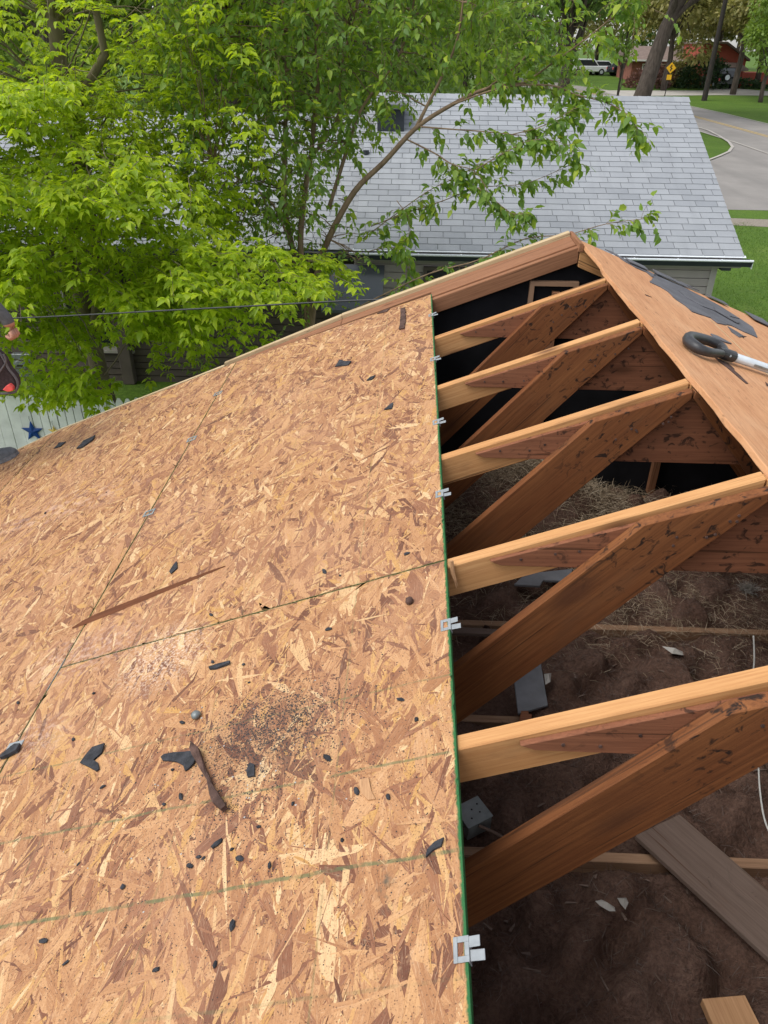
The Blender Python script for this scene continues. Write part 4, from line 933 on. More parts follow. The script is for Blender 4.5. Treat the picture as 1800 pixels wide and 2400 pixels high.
# hedge bushes by the far houses
def bush(label, px, py, r, mat, n=1500, leaf=.28, y=None):
    c = gpt((px, py)); c = np.array([c[0], c[1], c[2]]); tb = MB(); tb.tube([c, c+(0, 0, r[2]*.9)], [.12, .05], 6); q = norm(rng.normal(0, 1, (n, 3))); q[:, 2] = np.abs(q[:, 2])
    q *= (rng.uniform(.72, 1.02, (n, 1))+.08*np.sin(q[:, :1]*9)*np.cos(q[:, 1:2]*7)); P = c+q*np.array(r)
    return build_tree('bush', label, tuple(c), tb, 'trunk_bark', P, q+rng.normal(0, .5, q.shape), leaf*rng.uniform(.6, 1.3, n), mat, .7, 'bush', (), None, QT, QF, .9)
bush('large rounded dark green bush beside the red house garage', 1645, 207, (2.7, 2.0, 3.0), 'leaf_hedge', 2600)
bush('low dark bush left of the large rounded bush', 1607, 205, (1.4, 1.0, 1.3), 'leaf_hedge', 800)
bush('olive leafed bush between the brick house and the road sign', 1590, 204, (2.0, 1.4, 2.4), 'leaf_far_c', 1200)
bush('reddish leafed bush in front of the brick house', 1558, 203, (2.6, 1.4, 2.0), 'leaf_redbush', 1600)
bush('reddish leafed bush beside the leaning street trunk', 1515, 206, (2.2, 1.4, 1.7), 'leaf_redbush', 1300)
bush('low green ground bush along the red house driveway', 1740, 207, (2.4, 1.2, .8), 'leaf_hedge', 900)

# red house and brick house across the street
def far_box(parent, name, mat, x0, x1, y0, y1, z0, z1): return MB().box((x0, y0, z0), (x1, y1, z1)).build(name, mat, parent)
c = gpt((1690,204)); Y = 92.; z0 = gz(Y); X = lambda px, py=160, y=Y: onY((px, py), y)[0]; Z = lambda py, px=1690, y=Y: onY((px, py), y)[2]
rh = empty('red_house', (X(1690), Y+3, z0), 'tall red sided house with lean-to garage across the street', 'house')
xl, xr = X(1640), X(1745); zt = Z(103); zm = Z(152)
MB().prism([(xl, Y, z0-.3), (xr, Y, z0-.3), (xr, Y, Z(140)), (X(1690), Y, zt), (xl, Y, zt+.0)], [(xl, Y+7, z0-.3), (xr, Y+7, z0-.3), (xr, Y+7, Z(140)), (X(1690), Y+7, zt), (xl, Y+7, zt)]).build('wall', 'red_siding', rh)
MB().hexa([(xl-.2, Y-.3, zt+.01), (X(1690), Y-.3, zt+.01), (X(1690), Y+7.2, zt+.01), (xl-.2, Y+7.2, zt+.01), (xl-.2, Y-.3, zt+.16), (X(1690), Y-.3, zt+.16), (X(1690), Y+7.2, zt+.16), (xl-.2, Y+7.2, zt+.16)]).build('roof', 'roof_far', rh)
MB().hexa([(X(1690)+.01, Y-.3, zt+.01), (xr+.3, Y-.3, Z(143)), (xr+.3, Y+7.2, Z(143)), (X(1690)+.01, Y+7.2, zt+.01), (X(1690)+.01, Y-.3, zt+.22), (xr+.3, Y-.3, Z(143)+.2), (xr+.3, Y+7.2, Z(143)+.2), (X(1690)+.01, Y+7.2, zt+.22)]).build('roof', 'roof_far', rh)
ga, gb = X(1676), X(1722)
MB().hexa([(ga-.4, Y-3.2, Z(167)), (gb+.3, Y-3.2, Z(164)), (gb+.3, Y-.31, Z(150)), (ga-.4, Y-.31, Z(150)), (ga-.4, Y-3.2, Z(167)+.15), (gb+.3, Y-3.2, Z(164)+.15), (gb+.3, Y-.31, Z(150)+.15), (ga-.4, Y-.31, Z(150)+.15)]).build('porch_roof', 'roof_far', rh)
for xx in (ga, gb-.2): far_box(rh, 'porch_post', 'red_siding', xx, xx+.22, Y-3.0, Y-2.8, z0-.3, Z(167)+.02)
far_box(rh, 'garage_door', 'dark_void', ga+.5, gb-.5, Y-.06, Y-.01, z0, Z(170)); far_box(rh, 'garage_trim', 'roof_far', ga+.5, gb-.5, Y-.12, Y-.07, Z(170), Z(166))
far_box(rh, 'wing', 'red_siding', xr+.01, X(1830), Y+1, Y+6, z0-.3, Z(170)); localize(rh)
Y = 98.; z0 = gz(Y); bh = empty('brick_house', (onY((1570,160), Y)[0], Y+4, z0), 'low brick ranch house with pale trim behind the reddish bushes', 'house')
xl, xr = onY((1480,160), Y)[0], onY((1632,160), Y)[0]; Z = lambda py: onY((1560, py), Y)[2]
far_box(bh, 'wall', 'brick_far', xl, xr, Y, Y+7, z0-.3, Z(143)); 
MB().prism([(xl-.5, Y-.6, Z(143)+.01), (xl-.5, Y+7.6, Z(143)+.01), (xl-.5, Y+3.5, Z(108))], [(xr+.5, Y-.6, Z(143)+.01), (xr+.5, Y+7.6, Z(143)+.01), (xr+.5, Y+3.5, Z(108))]).build('roof', 'roof_far', bh)
far_box(bh, 'fascia', 'white_paint', xl-.5, xr+.5, Y-.75, Y-.61, Z(144), Z(140))
for px in (1520, 1560, 1605):
    xx = onY((px, 165), Y)[0]; w_ = far_box(bh, 'window', 'glass', xx-.7, xx+.7, Y-.05, Y-.01, Z(172), Z(152)); frame('frame', (xx, (Z(172)+Z(152))/2), 1.6, Z(152)-Z(172)+.2, .12, .1, 'white_paint', w_, Y-.051)
far_box(bh, 'chimney', 'white_paint', onY((1622,130), Y)[0], onY((1634,130), Y)[0], Y+.5, Y+1.4, Z(140), Z(112)); localize(bh)
c = gpt((1617,190)); tr_ = empty('white_shed', tuple(c), 'small white shed with flat roof left of the large rounded bush', 'shed')
far_box(tr_, 'wall', 'siding', c[0]-1, c[0]+1, c[1], c[1]+2, c[2]-.1, c[2]+1.7); far_box(tr_, 'roof', 'white_paint', c[0]-1.2, c[0]+1.2, c[1]-.3, c[1]+2.3, c[2]+1.701, c[2]+1.95); localize(tr_)

def car(name, label, px, heading, mat, suv=True, L=4.4, W=1.8, H=1.75, spare=False, pos=None):
    c = gpt(px) if pos is None else np.array((*pos, gz(pos[1]))); o = empty(name, tuple(c), label, 'car'); o.rotation_euler.z = heading
    def bl(mb, nm, mt, par=o, **k): return mb.build(nm, mt, par, **k)
    prof = [(-L/2, .38), (-L/2, .95), (-L/2+.12, 1.02), (L/2-.15, .98), (L/2, .85), (L/2, .38)]
    body = bl(MB().prism([(x, -W/2, z) for x, z in prof], [(x, W/2, z) for x, z in prof]), 'body', mat, bevel=.06)
    cab = [(-L/2+.1, 1.0), (-L/2+.25, H), (L*.1, H), (L*.24, 1.0)] if suv else [(-L*.42, 1.0), (-L*.26, H-.2), (L*.08, H-.2), (L*.24, 1.0)]
    bl(MB().prism([(x, -W/2+.08, z) for x, z in cab], [(x, W/2-.08, z) for x, z in cab]), 'cabin', mat, bevel=.05)
    for sg in (-1, 1):
        g_ = [(x*.88-.02, 1.03+(z-1.0)*.80) for x, z in cab]; yy = sg*(W/2-.078)
        bl(MB().prism([(x, yy-.004, z) for x, z in g_], [(x, yy+.004, z) for x, z in g_]), 'side_window', 'car_glass')
    zt_ = cab[1][1]; bl(MB().hexa([(cab[0][0]-.004+.03, -W/2+.2, 1.06), (cab[0][0]-.004+.03, W/2-.2, 1.06), (cab[1][0]-.02, W/2-.2, zt_-.08), (cab[1][0]-.02, -W/2+.2, zt_-.08), (cab[0][0]+.02, -W/2+.2, 1.06), (cab[0][0]+.02, W/2-.2, 1.06), (cab[1][0]+.02, W/2-.2, zt_-.08), (cab[1][0]+.02, -W/2+.2, zt_-.08)]), 'rear_window', 'car_glass')
    for sx in (-L*.31, L*.31):
        for sg in (-1, 1):
            w_ = bl(MB().tube([(sx, sg*(W/2-.2), .36), (sx, sg*(W/2+.02), .36)], .36, 16), 'wheel', 'tyre'); bl(MB().tube([(sx, sg*(W/2+.021), .36), (sx, sg*(W/2+.035), .36)], .2, 12), 'rim', 'pole_metal', w_)
    for sg in (-1, 1):
        bl(MB().box((L/2-.02, sg*W*.34-.14, .68), (L/2+.015, sg*W*.34+.14, .84)), 'headlight', 'car_white'); bl(MB().box((-L/2-.015, sg*W*.42-.08, .7), (-L/2+.02, sg*W*.42+.08, .95)), 'tail_light', 'red_plastic')
    if spare: s_ = bl(MB().tube([(-L/2-.22, .1, 1.0), (-L/2-.002, .1, 1.0)], .37, 18), 'spare_wheel', 'tyre'); bl(MB().tube([(-L/2-.235, .1, 1.0), (-L/2-.221, .1, 1.0)], .24, 14), 'rim', 'pole_metal', s_)
    return o
car('parked_car', 'black off road car with spare wheel parked by the red house garage', (1678,206), math.pi/2+.1, 'car_dark', True, 4.2, 1.85, 1.85, True)
car('parked_car', 'white sport utility car parked under the trees beyond the ridge', (1376,176), .1, 'car_white', True, 4.8)
car('parked_car', 'white saloon car parked beside the white sport utility car', (1412,176), .05, 'car_white', False, 4.6)
car('parked_car', 'dark car with grey roof half hidden behind the leaning trunk', (1466,178), .3, 'car_dark', False, 4.6)
# yellow winding-road sign with plate
c = gpt((1556,232)); sg_ = empty('road_sign', tuple(c), 'yellow diamond winding road sign on a leaning post', 'sign')
ln = .055; sx = lambda z: c[0]+ln*z
MB().tube([(sx(-.1), c[1], c[2]-.1), (sx(2.7), c[1], c[2]+2.7)], .04, 6).build('post', 'pole_wood', sg_, axis=(0, 0, 1))
h = .42; cz = c[2]+2.35
dm = lambda r, cz_=cz: [(sx(cz_-c[2])-r, cz_), (sx(cz_-c[2]), cz_-r), (sx(cz_-c[2])+r, cz_), (sx(cz_-c[2]), cz_+r)]
pl = MB().prism([(x, c[1]-.05, z) for x, z in dm(h)], [(x, c[1]-.07, z) for x, z in dm(h)]).build('diamond_plate', 'yellow_sign', sg_)
ax = sx(2.35); arrow = [(-.02,-.22),(-.02,-.12),(.075,-.045),(-.075,.06),(.0,.15)]
mb = MB()
for (x0, z0_), (x1, z1_) in zip(arrow, arrow[1:]):
    d = np.array([x1-x0, z1_-z0_]); d /= np.linalg.norm(d); n_ = np.array([-d[1], d[0]])*.038
    q = [(x0-n_[0]-d[0]*.02, z0_-n_[1]-d[1]*.02), (x1-n_[0]+d[0]*.02, z1_-n_[1]+d[1]*.02), (x1+n_[0]+d[0]*.02, z1_+n_[1]+d[1]*.02), (x0+n_[0]-d[0]*.02, z0_+n_[1]-d[1]*.02)]
    k = arrow.index((x0, z0_)); mb.prism([(ax+a_, c[1]-.071-.0005*k, cz+b_) for a_, b_ in q], [(ax+a_, c[1]-.075-.0005*k, cz+b_) for a_, b_ in q])
mb.prism([(ax+a_, c[1]-.0735, cz+b_) for a_, b_ in ((-.09,.12),(.08,.10),(.02,.27))], [(ax+a_, c[1]-.078, cz+b_) for a_, b_ in ((-.09,.12),(.08,.10),(.02,.27))]); mb.build('winding_arrow', 'sign_black', pl)
x1 = sx(1.62); MB().box((x1-.2, c[1]-.07, c[2]+1.46), (x1+.2, c[1]-.05, c[2]+1.85)).build('speed_plate', 'yellow_sign', sg_); localize(sg_)
# utility pole with lamp arm
c = gpt((1650,236)); po = empty('utility_pole', tuple(c), 'dark wooden utility pole standing on the lawn across the road', 'utility pole')
MB().tube([(c[0], c[1], c[2]-.3), (c[0]+.05, c[1], c[2]+5), (c[0]+.1, c[1], c[2]+11.2)], [.24, .20, .15], 12).build('pole', 'pole_wood', po, axis=(0, 0, 1))
MB().tube([(c[0]+.08, c[1]-.05, c[2]+9.2), (c[0]-.9, c[1]-.3, c[2]+9.6), (c[0]-1.9, c[1]-.5, c[2]+9.65)], [.05, .045, .04], 8).build('lamp_arm', 'pole_metal', po); MB().ball((c[0]-2.1, c[1]-.5, c[2]+9.6), (.35, .16, .09), 10, 6).build('lamp_head', 'pole_metal', po)
MB().box((c[0]-1.1, c[1]-.25, c[2]+10.4), (c[0]+1.3, c[1]-.15, c[2]+10.55)).build('cross_arm', 'pole_wood', po, axis=(1, 0, 0)); localize(po)
# white garden railing behind the ridge
c = gpt((1225,216)); c = np.array([onY((1225,216), 40.)[0], 40., gz(40.)]); rl = empty('garden_railing', tuple(c), 'small white garden railing on the lawn behind the roof ridge', 'railing')
for i in range(9): MB().box((c[0]-.9+i*.24, c[1], c[2]), (c[0]-.9+i*.24+.06, c[1]+.04, c[2]+1.0)).build('baluster', 'white_paint', rl)
MB().box((c[0]-1, c[1]-.02, c[2]+1.001), (c[0]+1.15, c[1]+.06, c[2]+1.08)).build('top_rail', 'white_paint', rl); localize(rl)
# grass blades on the near lawn
n = 52000; X = rng.uniform(4.3, 11, n); Y = 5+ (rng.random(n)**1.2)*20; keep = (X < 4.3+Y*.35); X, Y = X[keep], Y[keep]; n = len(X)
Pz = np.stack([X, Y, np.full(n, GZ-.005)], 1); d = rng.normal(0, .5, (n, 3)); d[:, 2] = 1; d = norm(d); s_ = norm(np.cross(d, rng.normal(0, 1, (n, 3)))); Lb = rng.uniform(.03, .09, (n, 1))
V = np.stack([Pz-s_*.006, Pz+s_*.006, Pz+d*Lb], 1).reshape(-1, 3); g_ = raw_mesh('grass', V, np.arange(n*3).reshape(-1, 3), 'grass_blade'); tag(g_, 'short green lawn grass beside the taupe house', 'grass', kind='stuff')

# ------------------------------------------------------------------ cable and its far pole
A = np.array([-.12, 2.78, -.30]); Bp = onY((0,747), 4.3); dv = Bp-A; E_ = A+dv*2.6; E_[2] += .35
mb = MB(); pts = []
A0 = onY((960,702), 3.0); A0 = A0+(A0-Bp)*.10; A0 = np.array([A0[0], A0[1], A0[2]])
Q = [A0, onY((960,702), 3.0), onY((500,722), 3.65), Bp, Bp+(Bp-onY((500,722), 3.65))*.9+np.array([0, 0, .05]), Bp+(Bp-onY((500,722), 3.65))*2.2+np.array([0, 0, .35])]
Q[0] = np.array([A0[0]+.15, 2.60, A0[2]-.03]); mb.tube(smooth(Q, 6), .006, 8)
tag(mb.build('black_cable', 'black_plastic', smooth=True), 'thin black service cable strung past the gable edge', 'cable')
e = Q[-1]; up_ = empty('service_pole', (e[0]-.1, e[1], GZ), 'weathered wooden service pole holding the black cable', 'pole')
MB().tube([(e[0]-.1, e[1], GZ-.2), (e[0]-.1, e[1], e[2]+.6)], [.12, .10], 12).build('pole', 'pole_wood', up_, axis=(0, 0, 1)); MB().box((e[0]-.06, e[1]-.03, e[2]-.03), (e[0]+.03, e[1]+.03, e[2]+.03)).build('bracket', 'tin', up_); localize(up_)

# ------------------------------------------------------------------ loose things on the roof
def Zr(ox, oy): return lambda *a: [(ox+x*.36166, oy+y*.36166) for x, y in a]
zA, zB, zC, zD, zE, zF = Zr(0,1700), Zr(600,1700), Zr(0,1100), Zr(600,500), Zr(0,600), Zr(600,1100)
def scrap(name, px, label, cat, mat='scrap', h=.004, curl=.004, group=None, base=.0003):
    c = [np.array(roof_uv(q)) for q in px]; out = []
    for i in range(len(c)):
        a, b = c[i], c[(i+1) % len(c)]; k = max(1, int(np.linalg.norm(b-a)/.02))
        for q in range(k): out.append(a*(1-q/k)+b*q/k+(rng.normal(0, .0012, 2) if q else 0))
    mid = np.mean(out, 0); R_ = max(np.linalg.norm(o-mid) for o in out)
    lift = [curl*(np.linalg.norm(o-mid)/R_)**2*(.3+.7*((o-mid)@(.6, .8) > 0)) for o in out]
    n = len(out); mb = MB(); bot = [roof_pt(*o, base+l) for o, l in zip(out, lift)]; top = [roof_pt(*o, base+h+l) for o, l in zip(out, lift)]
    o0 = len(mb.v); mb.v = [tuple(x) for x in bot+top]+[tuple(roof_pt(*mid, base)), tuple(roof_pt(*mid, base+h*1.15))]
    for i in range(n):
        j = (i+1) % n; mb.f += [(i, j, n+j, n+i), (n+i, n+j, 2*n+1), (j, i, 2*n)]; mb.m += [0]*3
    return tag(mb.build(name, mat, axis=(0, 1, 0)), label, cat, group)
scrap('shingle_scrap', zA((1048,215),(1070,195),(1130,185),(1200,178),(1275,172),(1310,180),(1285,215),(1260,260),(1225,290),(1205,302),(1192,265),(1150,242),(1060,235)), 'wide black felt scrap touching the curled brown bark strip', 'shingle scrap', curl=.006)
scrap('bark_strip', zA((1272,150),(1310,180),(1350,310),(1400,420),(1490,555),(1460,580),(1400,530),(1360,380),(1290,260),(1258,190)), 'curled brown bark strip lying across the granule patch', 'bark strip', 'bark', h=.012, curl=.010, base=.0048)
scrap('shingle_scrap', zA((690,130),(665,185),(620,215),(585,235),(640,250),(650,290),(630,305),(570,270),(525,250),(560,200),(610,155)), 'hooked black felt scrap shaped like a boomerang', 'shingle scrap', curl=.006)
scrap('shingle_scrap', zA((1600,300),(1625,255),(1655,262),(1655,335),(1610,342)), 'small squarish black scrap beside the granule patch', 'shingle scrap')
scrap('shingle_scrap', zA((150,140),(125,180),(70,205),(15,230),(18,212),(60,175),(110,140)), 'black curled scrap resting against the seam clip', 'shingle scrap', h=.009, base=.003)
scrap('shingle_scrap', zB((1225,742),(1205,790),(1150,815),(1105,862),(1112,815),(1160,765)), 'leaf shaped grey scrap by the green panel edge', 'shingle scrap', curl=.004)
scrap('wood_chip', zB((670,370),(735,350),(750,430),(778,485),(730,490),(690,450)), 'orange brown wood chip lying on the strand sheet', 'wood chip', 'pale_wood', h=.003)
scrap('shingle_scrap', zC((1150,605),(1152,645),(1112,682),(1100,668),(1128,625)), 'narrow black scrap above the long wooden splinter', 'shingle scrap')
scrap('charred_stick', zC((1358,1290),(1420,1268),(1500,1255),(1495,1268),(1400,1300),(1362,1302)), 'short charred stick below the butt seam', 'stick', h=.006)
scrap('bark_strip', zD((942,630),(970,622),(972,700),(962,752),(928,757),(938,690)), 'brown bark strip near the far gable edge', 'bark strip', 'bark', h=.007, curl=.006)
scrap('shingle_scrap', zD((513,997),(545,958),(620,965),(600,987)), 'black wedge scrap on the far sheet', 'shingle scrap', curl=.006)
scrap('shingle_scrap', zD((718,1088),(740,1068),(778,1057),(755,1080)), 'thin black sliver beside a pale strand on the far sheet', 'shingle scrap')
scrap('shingle_scrap', zD((833,1277),(870,1245),(892,1233),(882,1270)), 'triangular black scrap on the middle of the far sheet', 'shingle scrap')
scrap('shingle_scrap', zE((498,1252),(545,1205),(625,1172),(602,1200),(530,1248)), 'long black scrap near the worker and gable edge', 'shingle scrap', h=.006, curl=.008)
scrap('shingle_scrap', zE((350,1250),(385,1215),(430,1208),(395,1238)), 'ragged dark scrap beside the long black scrap', 'shingle scrap')
scrap('bark_strip', zD((785,655),(820,635),(872,620),(850,640)), 'flat brown bark piece under the rake board', 'bark strip', 'bark', h=.004)
G4 = 'small black shingle crumbs on the near sheet'
blobs = [zA((x, y))[0] for x, y in ((1410,770),(1505,805),(1555,868),(1290,858),(1322,862),(1230,915),(1065,515),(1015,1585),(1395,1555),(510,900),(215,285),(800,1050),(480,95),(1175,465),(670,400),(1120,290),(285,1400),(430,1540),(1510,1300))]+[zB((x, y))[0] for x, y in ((240,510),(20,660),(465,215),(560,748),(655,430),(90,910),(860,470))]+[zC((x, y))[0] for x, y in ((1370,945),(120,1515),(295,285),(1580,1268),(1615,1383),(1185,1645),(690,150),(1380,1250),(610,1455))]+[zF((x, y))[0] for x, y in ((470,1040),(1040,1625),(940,1495),(445,665),(545,690),(980,550))]
for px in blobs:
    v, y = roof_uv(px); r = rng.uniform(.003, .0075); an = rng.uniform(0, 3.14); el = rng.uniform(.9, 2.0)
    mb = MB(); mb.ball((0, 0, 0), (r*el, r*.8, r*.55), 7, 5, jit=.5); ca, sa = math.cos(an), math.sin(an)
    mb.v = [tuple(roof_pt(v+a*ca-b*sa, y+a*sa+b*ca, c_+r*.42)) for a, b, c_ in mb.v]
    tag(mb.build('shingle_crumb', 'scrap'), 'small black asphalt crumb on the strand sheets', 'crumb', G4)
# round pine seed and grey pebble
for px, r, lb, nm, mt in ((zF((1000,865))[0], .011, 'dark round nut near the green panel edge', 'nut', 'bark'), (zC((1280,1605))[0], .012, 'grey round pebble at the corner of the granule patch', 'pebble', 'tin')):
    v, y = roof_uv(px); mb = MB(); mb.ball((0, 0, 0), (r, r*1.1, r*.8), 10, 7, jit=.25); mb.v = [tuple(roof_pt(v+a, y+b, c_+r*.7)) for a, b, c_ in mb.v]; tag(mb.build(nm, mt, smooth=True, axis=(0, 0, 1)), lb, nm)
# long splinter across the seam
a, b = roof_uv(zC((470,1032))[0]), roof_uv(zC((1460,630))[0]); a, b = np.array(a), np.array(b); d = (b-a)/np.linalg.norm(b-a); n_ = np.array([-d[1], d[0]]); Ls = np.linalg.norm(b-a)
prof = [(0, .001), (.08, .0065), (.17, .009), (.45, .0075), (.7, .0055), (.9, .003), (1, .0006)]
mb = MB(); lo, hi = [], []
for f, w in prof: 
    c_ = a+d*f*Ls; lo += [roof_pt(*(c_-n_*w), .0006)]; hi += [roof_pt(*(c_+n_*w), .0006)]
tp = [roof_pt(*(a+d*f*Ls+n_*w*.3), .0006+w*1.5+.002) for f, w in prof]; k = len(prof)
mb.v = [tuple(x) for x in lo+hi+tp]
for i in range(k-1): mb.f += [(i, i+1, 2*k+i+1, 2*k+i), (2*k+i, 2*k+i+1, k+i+1, k+i), (k+i, k+i+1, i+1, i)]; mb.m += [0]*3
tag(mb.build('wood_splinter', 'splinter_wood', axis=(d[0]*CS, d[1], d[0]*SS)), 'long reddish wooden splinter lying across the sheet seam', 'splinter')
# loose granules
def granules(name, label, cen, sx_, sy_, n, s0, s1, mat='granule'):
    c = np.array(roof_uv(cen)); q = rng.normal(0, 1, (n, 2))*np.array([sx_, sy_])+c; r = rng.uniform(s0, s1, n)
    O = np.array([(1,0,0),(0,1,0),(-1,0,0),(0,-1,0),(0,0,.8)]); Fq = np.array([(0,1,4),(1,2,4),(2,3,4),(3,0,4)])
    ok = q[:, 0] < -.01; q, r = q[ok], r[ok]; n = len(q); V = np.empty((n, 5, 3)); jt = rng.uniform(.6, 1.4, (n, 5, 1))
    loc = O[None]*r[:, None, None]*jt; v = q[:, 0:1]+loc[:, :, 0]; y = q[:, 1:2]+loc[:, :, 1]; h = loc[:, :, 2]+.0001
    V[:, :, 0] = v*CS-h*SS; V[:, :, 1] = y; V[:, :, 2] = v*SS+h*CS
    o = raw_mesh(name, V.reshape(-1, 3), ((np.arange(n)*5)[:, None, None]+Fq[None]).reshape(-1, 3), mat); tag(o, label, 'granules', kind='stuff'); return o
granules('asphalt_granules', 'dark patch of loose asphalt granules around the bark strip', (640,1700), .10, .065, 3000, .0007, .0026)
granules('asphalt_granules', 'thin scatter of dark granules over the near sheet', (560,1850), .30, .20, 4000, .0005, .0018)
granules('asphalt_granules', 'small dark spill of granules beside the boomerang scrap', (560,1890), .05, .03, 400, .0006, .0020)
granules('white_flecks', 'few white paint flecks around the granule patch', (600,1800), .22, .14, 60, .0008, .0028, 'paper')

# ------------------------------------------------------------------ scraper tool with D handle on the right slope
A_, B_ = rroof_uv((1625,775)), rroof_uv((1800,868))
tl = empty('roofing_shovel', tuple(rroof_pt(A_[0], A_[1], 0)), 'roofing shovel with black D grip and pale metal shaft on the old plywood', 'shovel')
def wp(px, h): d = ray(px); n = np.array([SS, 0, CS]); P0 = rroof_pt(0, 0, h); return CAM+d*((n@(P0-CAM))/(n@d))
ctr_h = .026
ringpx = [(1690,829),(1664,826),(1640,818),(1622,806),(1613,797),(1618,790),(1640,793),(1665,800),(1688,811),(1698,822)]
rp = smooth([wp(q, ctr_h) for q in ringpx], 4); MB().tube(rp+[rp[0]], [.0150+.006*math.sin(math.pi*i/len(rp)) for i in range(len(rp)+1)], 10).build('grip', 'black_plastic', tl, smooth=True)
s0, s1 = wp((1684,825), ctr_h), wp((1718,836), ctr_h); MB().tube([s0, s0*.5+s1*.5, s1], [.018, .021, .021], 16).build('ferrule', 'black_plastic', tl, smooth=False)
s2 = wp((1800,864), ctr_h); dd = (s2-s1)/np.linalg.norm(s2-s1); s3 = s1+dd*1.05
MB().tube([s1-dd*.005, s3], .0165, 18).build('shaft', 'pole_metal', tl, smooth=True)
rv = s0*.35+s1*.65; MB().tube([rv+np.array([0, -.0205, .004]), rv+np.array([0, -.0235, .005])], .0045, 8).build('rivet', 'galv', tl)
sd_ = np.cross(dd, (SS, 0, CS)); sd_ /= np.linalg.norm(sd_); nn = np.array([SS, 0, CS]); 
b0 = s3-dd*.02; MB().hexa([b0-sd_*.03+nn*-.012, b0+sd_*.03+nn*-.012, b0+dd*.28+sd_*.11-nn*.022, b0+dd*.28-sd_*.11-nn*.022, b0-sd_*.03+nn*.012, b0+sd_*.03+nn*.012, b0+dd*.28+sd_*.11-nn*.019, b0+dd*.28-sd_*.11-nn*.019]).build('blade', 'tin', tl)
# printed dark label on the shaft
l0, l1 = s1+dd*.10, s1+dd*.30; an0 = -math.pi*.62; u_ = sd_; 
if (u_ @ (CAM-s1)) < 0: u_ = -u_
mb = MB(); pr = []
for a_ in np.linspace(-.35, .25, 5): pr.append(u_*math.cos(a_)+nn*math.sin(a_))
for i in range(4): mb.add([l0+pr[i]*.0169, l1+pr[i]*.0169, l1+pr[i+1]*.0169, l0+pr[i+1]*.0169], [(0,1,2,3)])
mb.build('shaft_label', 'tin', tl).data.materials[0] = M['clip_dark']; localize(tl)

# ------------------------------------------------------------------ loose things on the attic floor
FZ = -1.165
def floor_board(name, px, label, cat, mat, h=.02, z=FZ, axis=None):
    pts = [onZ(q, z) for q in px]; a = pts[1]-pts[0] if axis is None else axis
    return tag(MB().prism([p_-np.array([0, 0, h]) for p_ in pts], pts).build(name, mat, bevel=.002, axis=a), label, cat)
def zG(*a): return [(1200+x*.36166, 1700+y*.36166) for x, y in a]
l0, l1 = zG((800,712))[0], zG((1659,1500))[0]; r0, r1 = zG((1085,575))[0], zG((1659,1060))[0]
floor_board('loose_plank', [l0, (l1[0]+30, l1[1]+28), (r1[0]+60, r1[1]+55), r0], 'grey brown loose plank lying slantwise across the attic insulation', 'plank', 'old_plank', .022, -1.13, axis=onZ(l1, -1.13)-onZ(l0, -1.13))
floor_board('board_offcut', zG((1232,1770),(1330,2000),(1640,2000),(1510,1745)), 'short pale pine offcut on the attic insulation', 'offcut', 'pale_wood', .03, -1.13)
def zH(*a): return [(1060+x*.24111, 1400+y*.24111) for x, y in a]
floor_board('slate_panel', zH((600,800),(640,1130),(930,1045),(860,620)), 'grey slate coloured panel on the bare ceiling board', 'panel', 'slate_board', .012, -1.125)
floor_board('timber_block', zH((670,1100),(740,1100),(745,1130),(775,1130),(770,1195),(650,1200)), 'small red brown timber block behind the near rafter', 'block', 'gusset_wood', .05, -1.12)
floor_board('loose_plank', [(1060,1468),(1170,1474),(1185,1487),(1060,1482)], 'short weathered plank beside the bare ceiling board', 'plank', 'old_plank', .02, -1.13, axis=(1, 0, 0))
floor_board('loose_plank', [(1365,1850),(1450,1800),(1462,1812),(1375,1862)], 'dusty plank end behind the near brace', 'plank', 'old_plank', .02, -1.12)
def zI(*a): return [(1000+x*.24111, 1060+y*.24111) for x, y in a]
floor_board('dark_panel', zI((850,1280),(1100,1295),(1135,1240),(1390,1250),(1420,1130),(960,1180)), 'dark stepped panel lying under the middle rafter', 'panel', 'slate_board', .015, -1.13)
# junction box with cable
c = onZ((1108,1912), -1.15); jb = empty('junction_box', tuple(c), 'small grey metal junction box on the attic insulation', 'junction box')
an = .55; ca, sa = math.cos(an), math.sin(an)
def jbx(mb, par, nm, mt): mb.v = [(c[0]+a*ca-b*sa, c[1]+a*sa+b*ca, c[2]+z) for a, b, z in mb.v]; return mb.build(nm, mt, par, bevel=.001)
bx_ = jbx(MB().box((-.05, -.045, -.05), (.05, .045, .02)), jb, 'box', 'tin'); jbx(MB().box((-.053, -.048, .0202), (.053, .048, .0225)), jb, 'cover', 'tin')
jbx(MB().box((-.04, .046, -.02), (.04, .06, .035)), jb, 'strap', 'pale_wood') if False else None
for q in ((-.02, -.02), (.0, .01), (.02, -.012), (.03, .02)): jbx(MB().tube([(q[0], q[1], .0226), (q[0], q[1], .0245)], .004, 6), jb, 'screw', 'sign_black')
localize(jb)
w0 = onZ((1122,1935), -1.14); tag(MB().tube(smooth([w0, onZ((1165,1955), -1.155), onZ((1215,1985), -1.16), onZ((1240,2010), -1.165)], 5), .006, 6).build('brown_cable', 'old_plank', smooth=True, axis=(1, 0, 0)), 'brown sheathed cable leaving the junction box', 'cable')
tag(MB().tube(smooth([onZ((1778,1800), -1.12), onZ((1782,1860), -1.14), onZ((1795,1930), -1.15), onZ((1830,2000), -1.17)], 6), .0035, 6).build('white_wire', 'wire_white', smooth=True), 'thin white wire hanging past the near brace', 'wire')
tag(MB().tube(smooth([onZ((1766,1490), -1.0), onZ((1768,1540), -1.08), onZ((1765,1580), -1.15), onZ((1763,1600), -1.18)], 6), .004, 6).build('white_wire', 'wire_white', smooth=True), 'thin white wire standing up from the insulation behind the near rafter', 'wire')
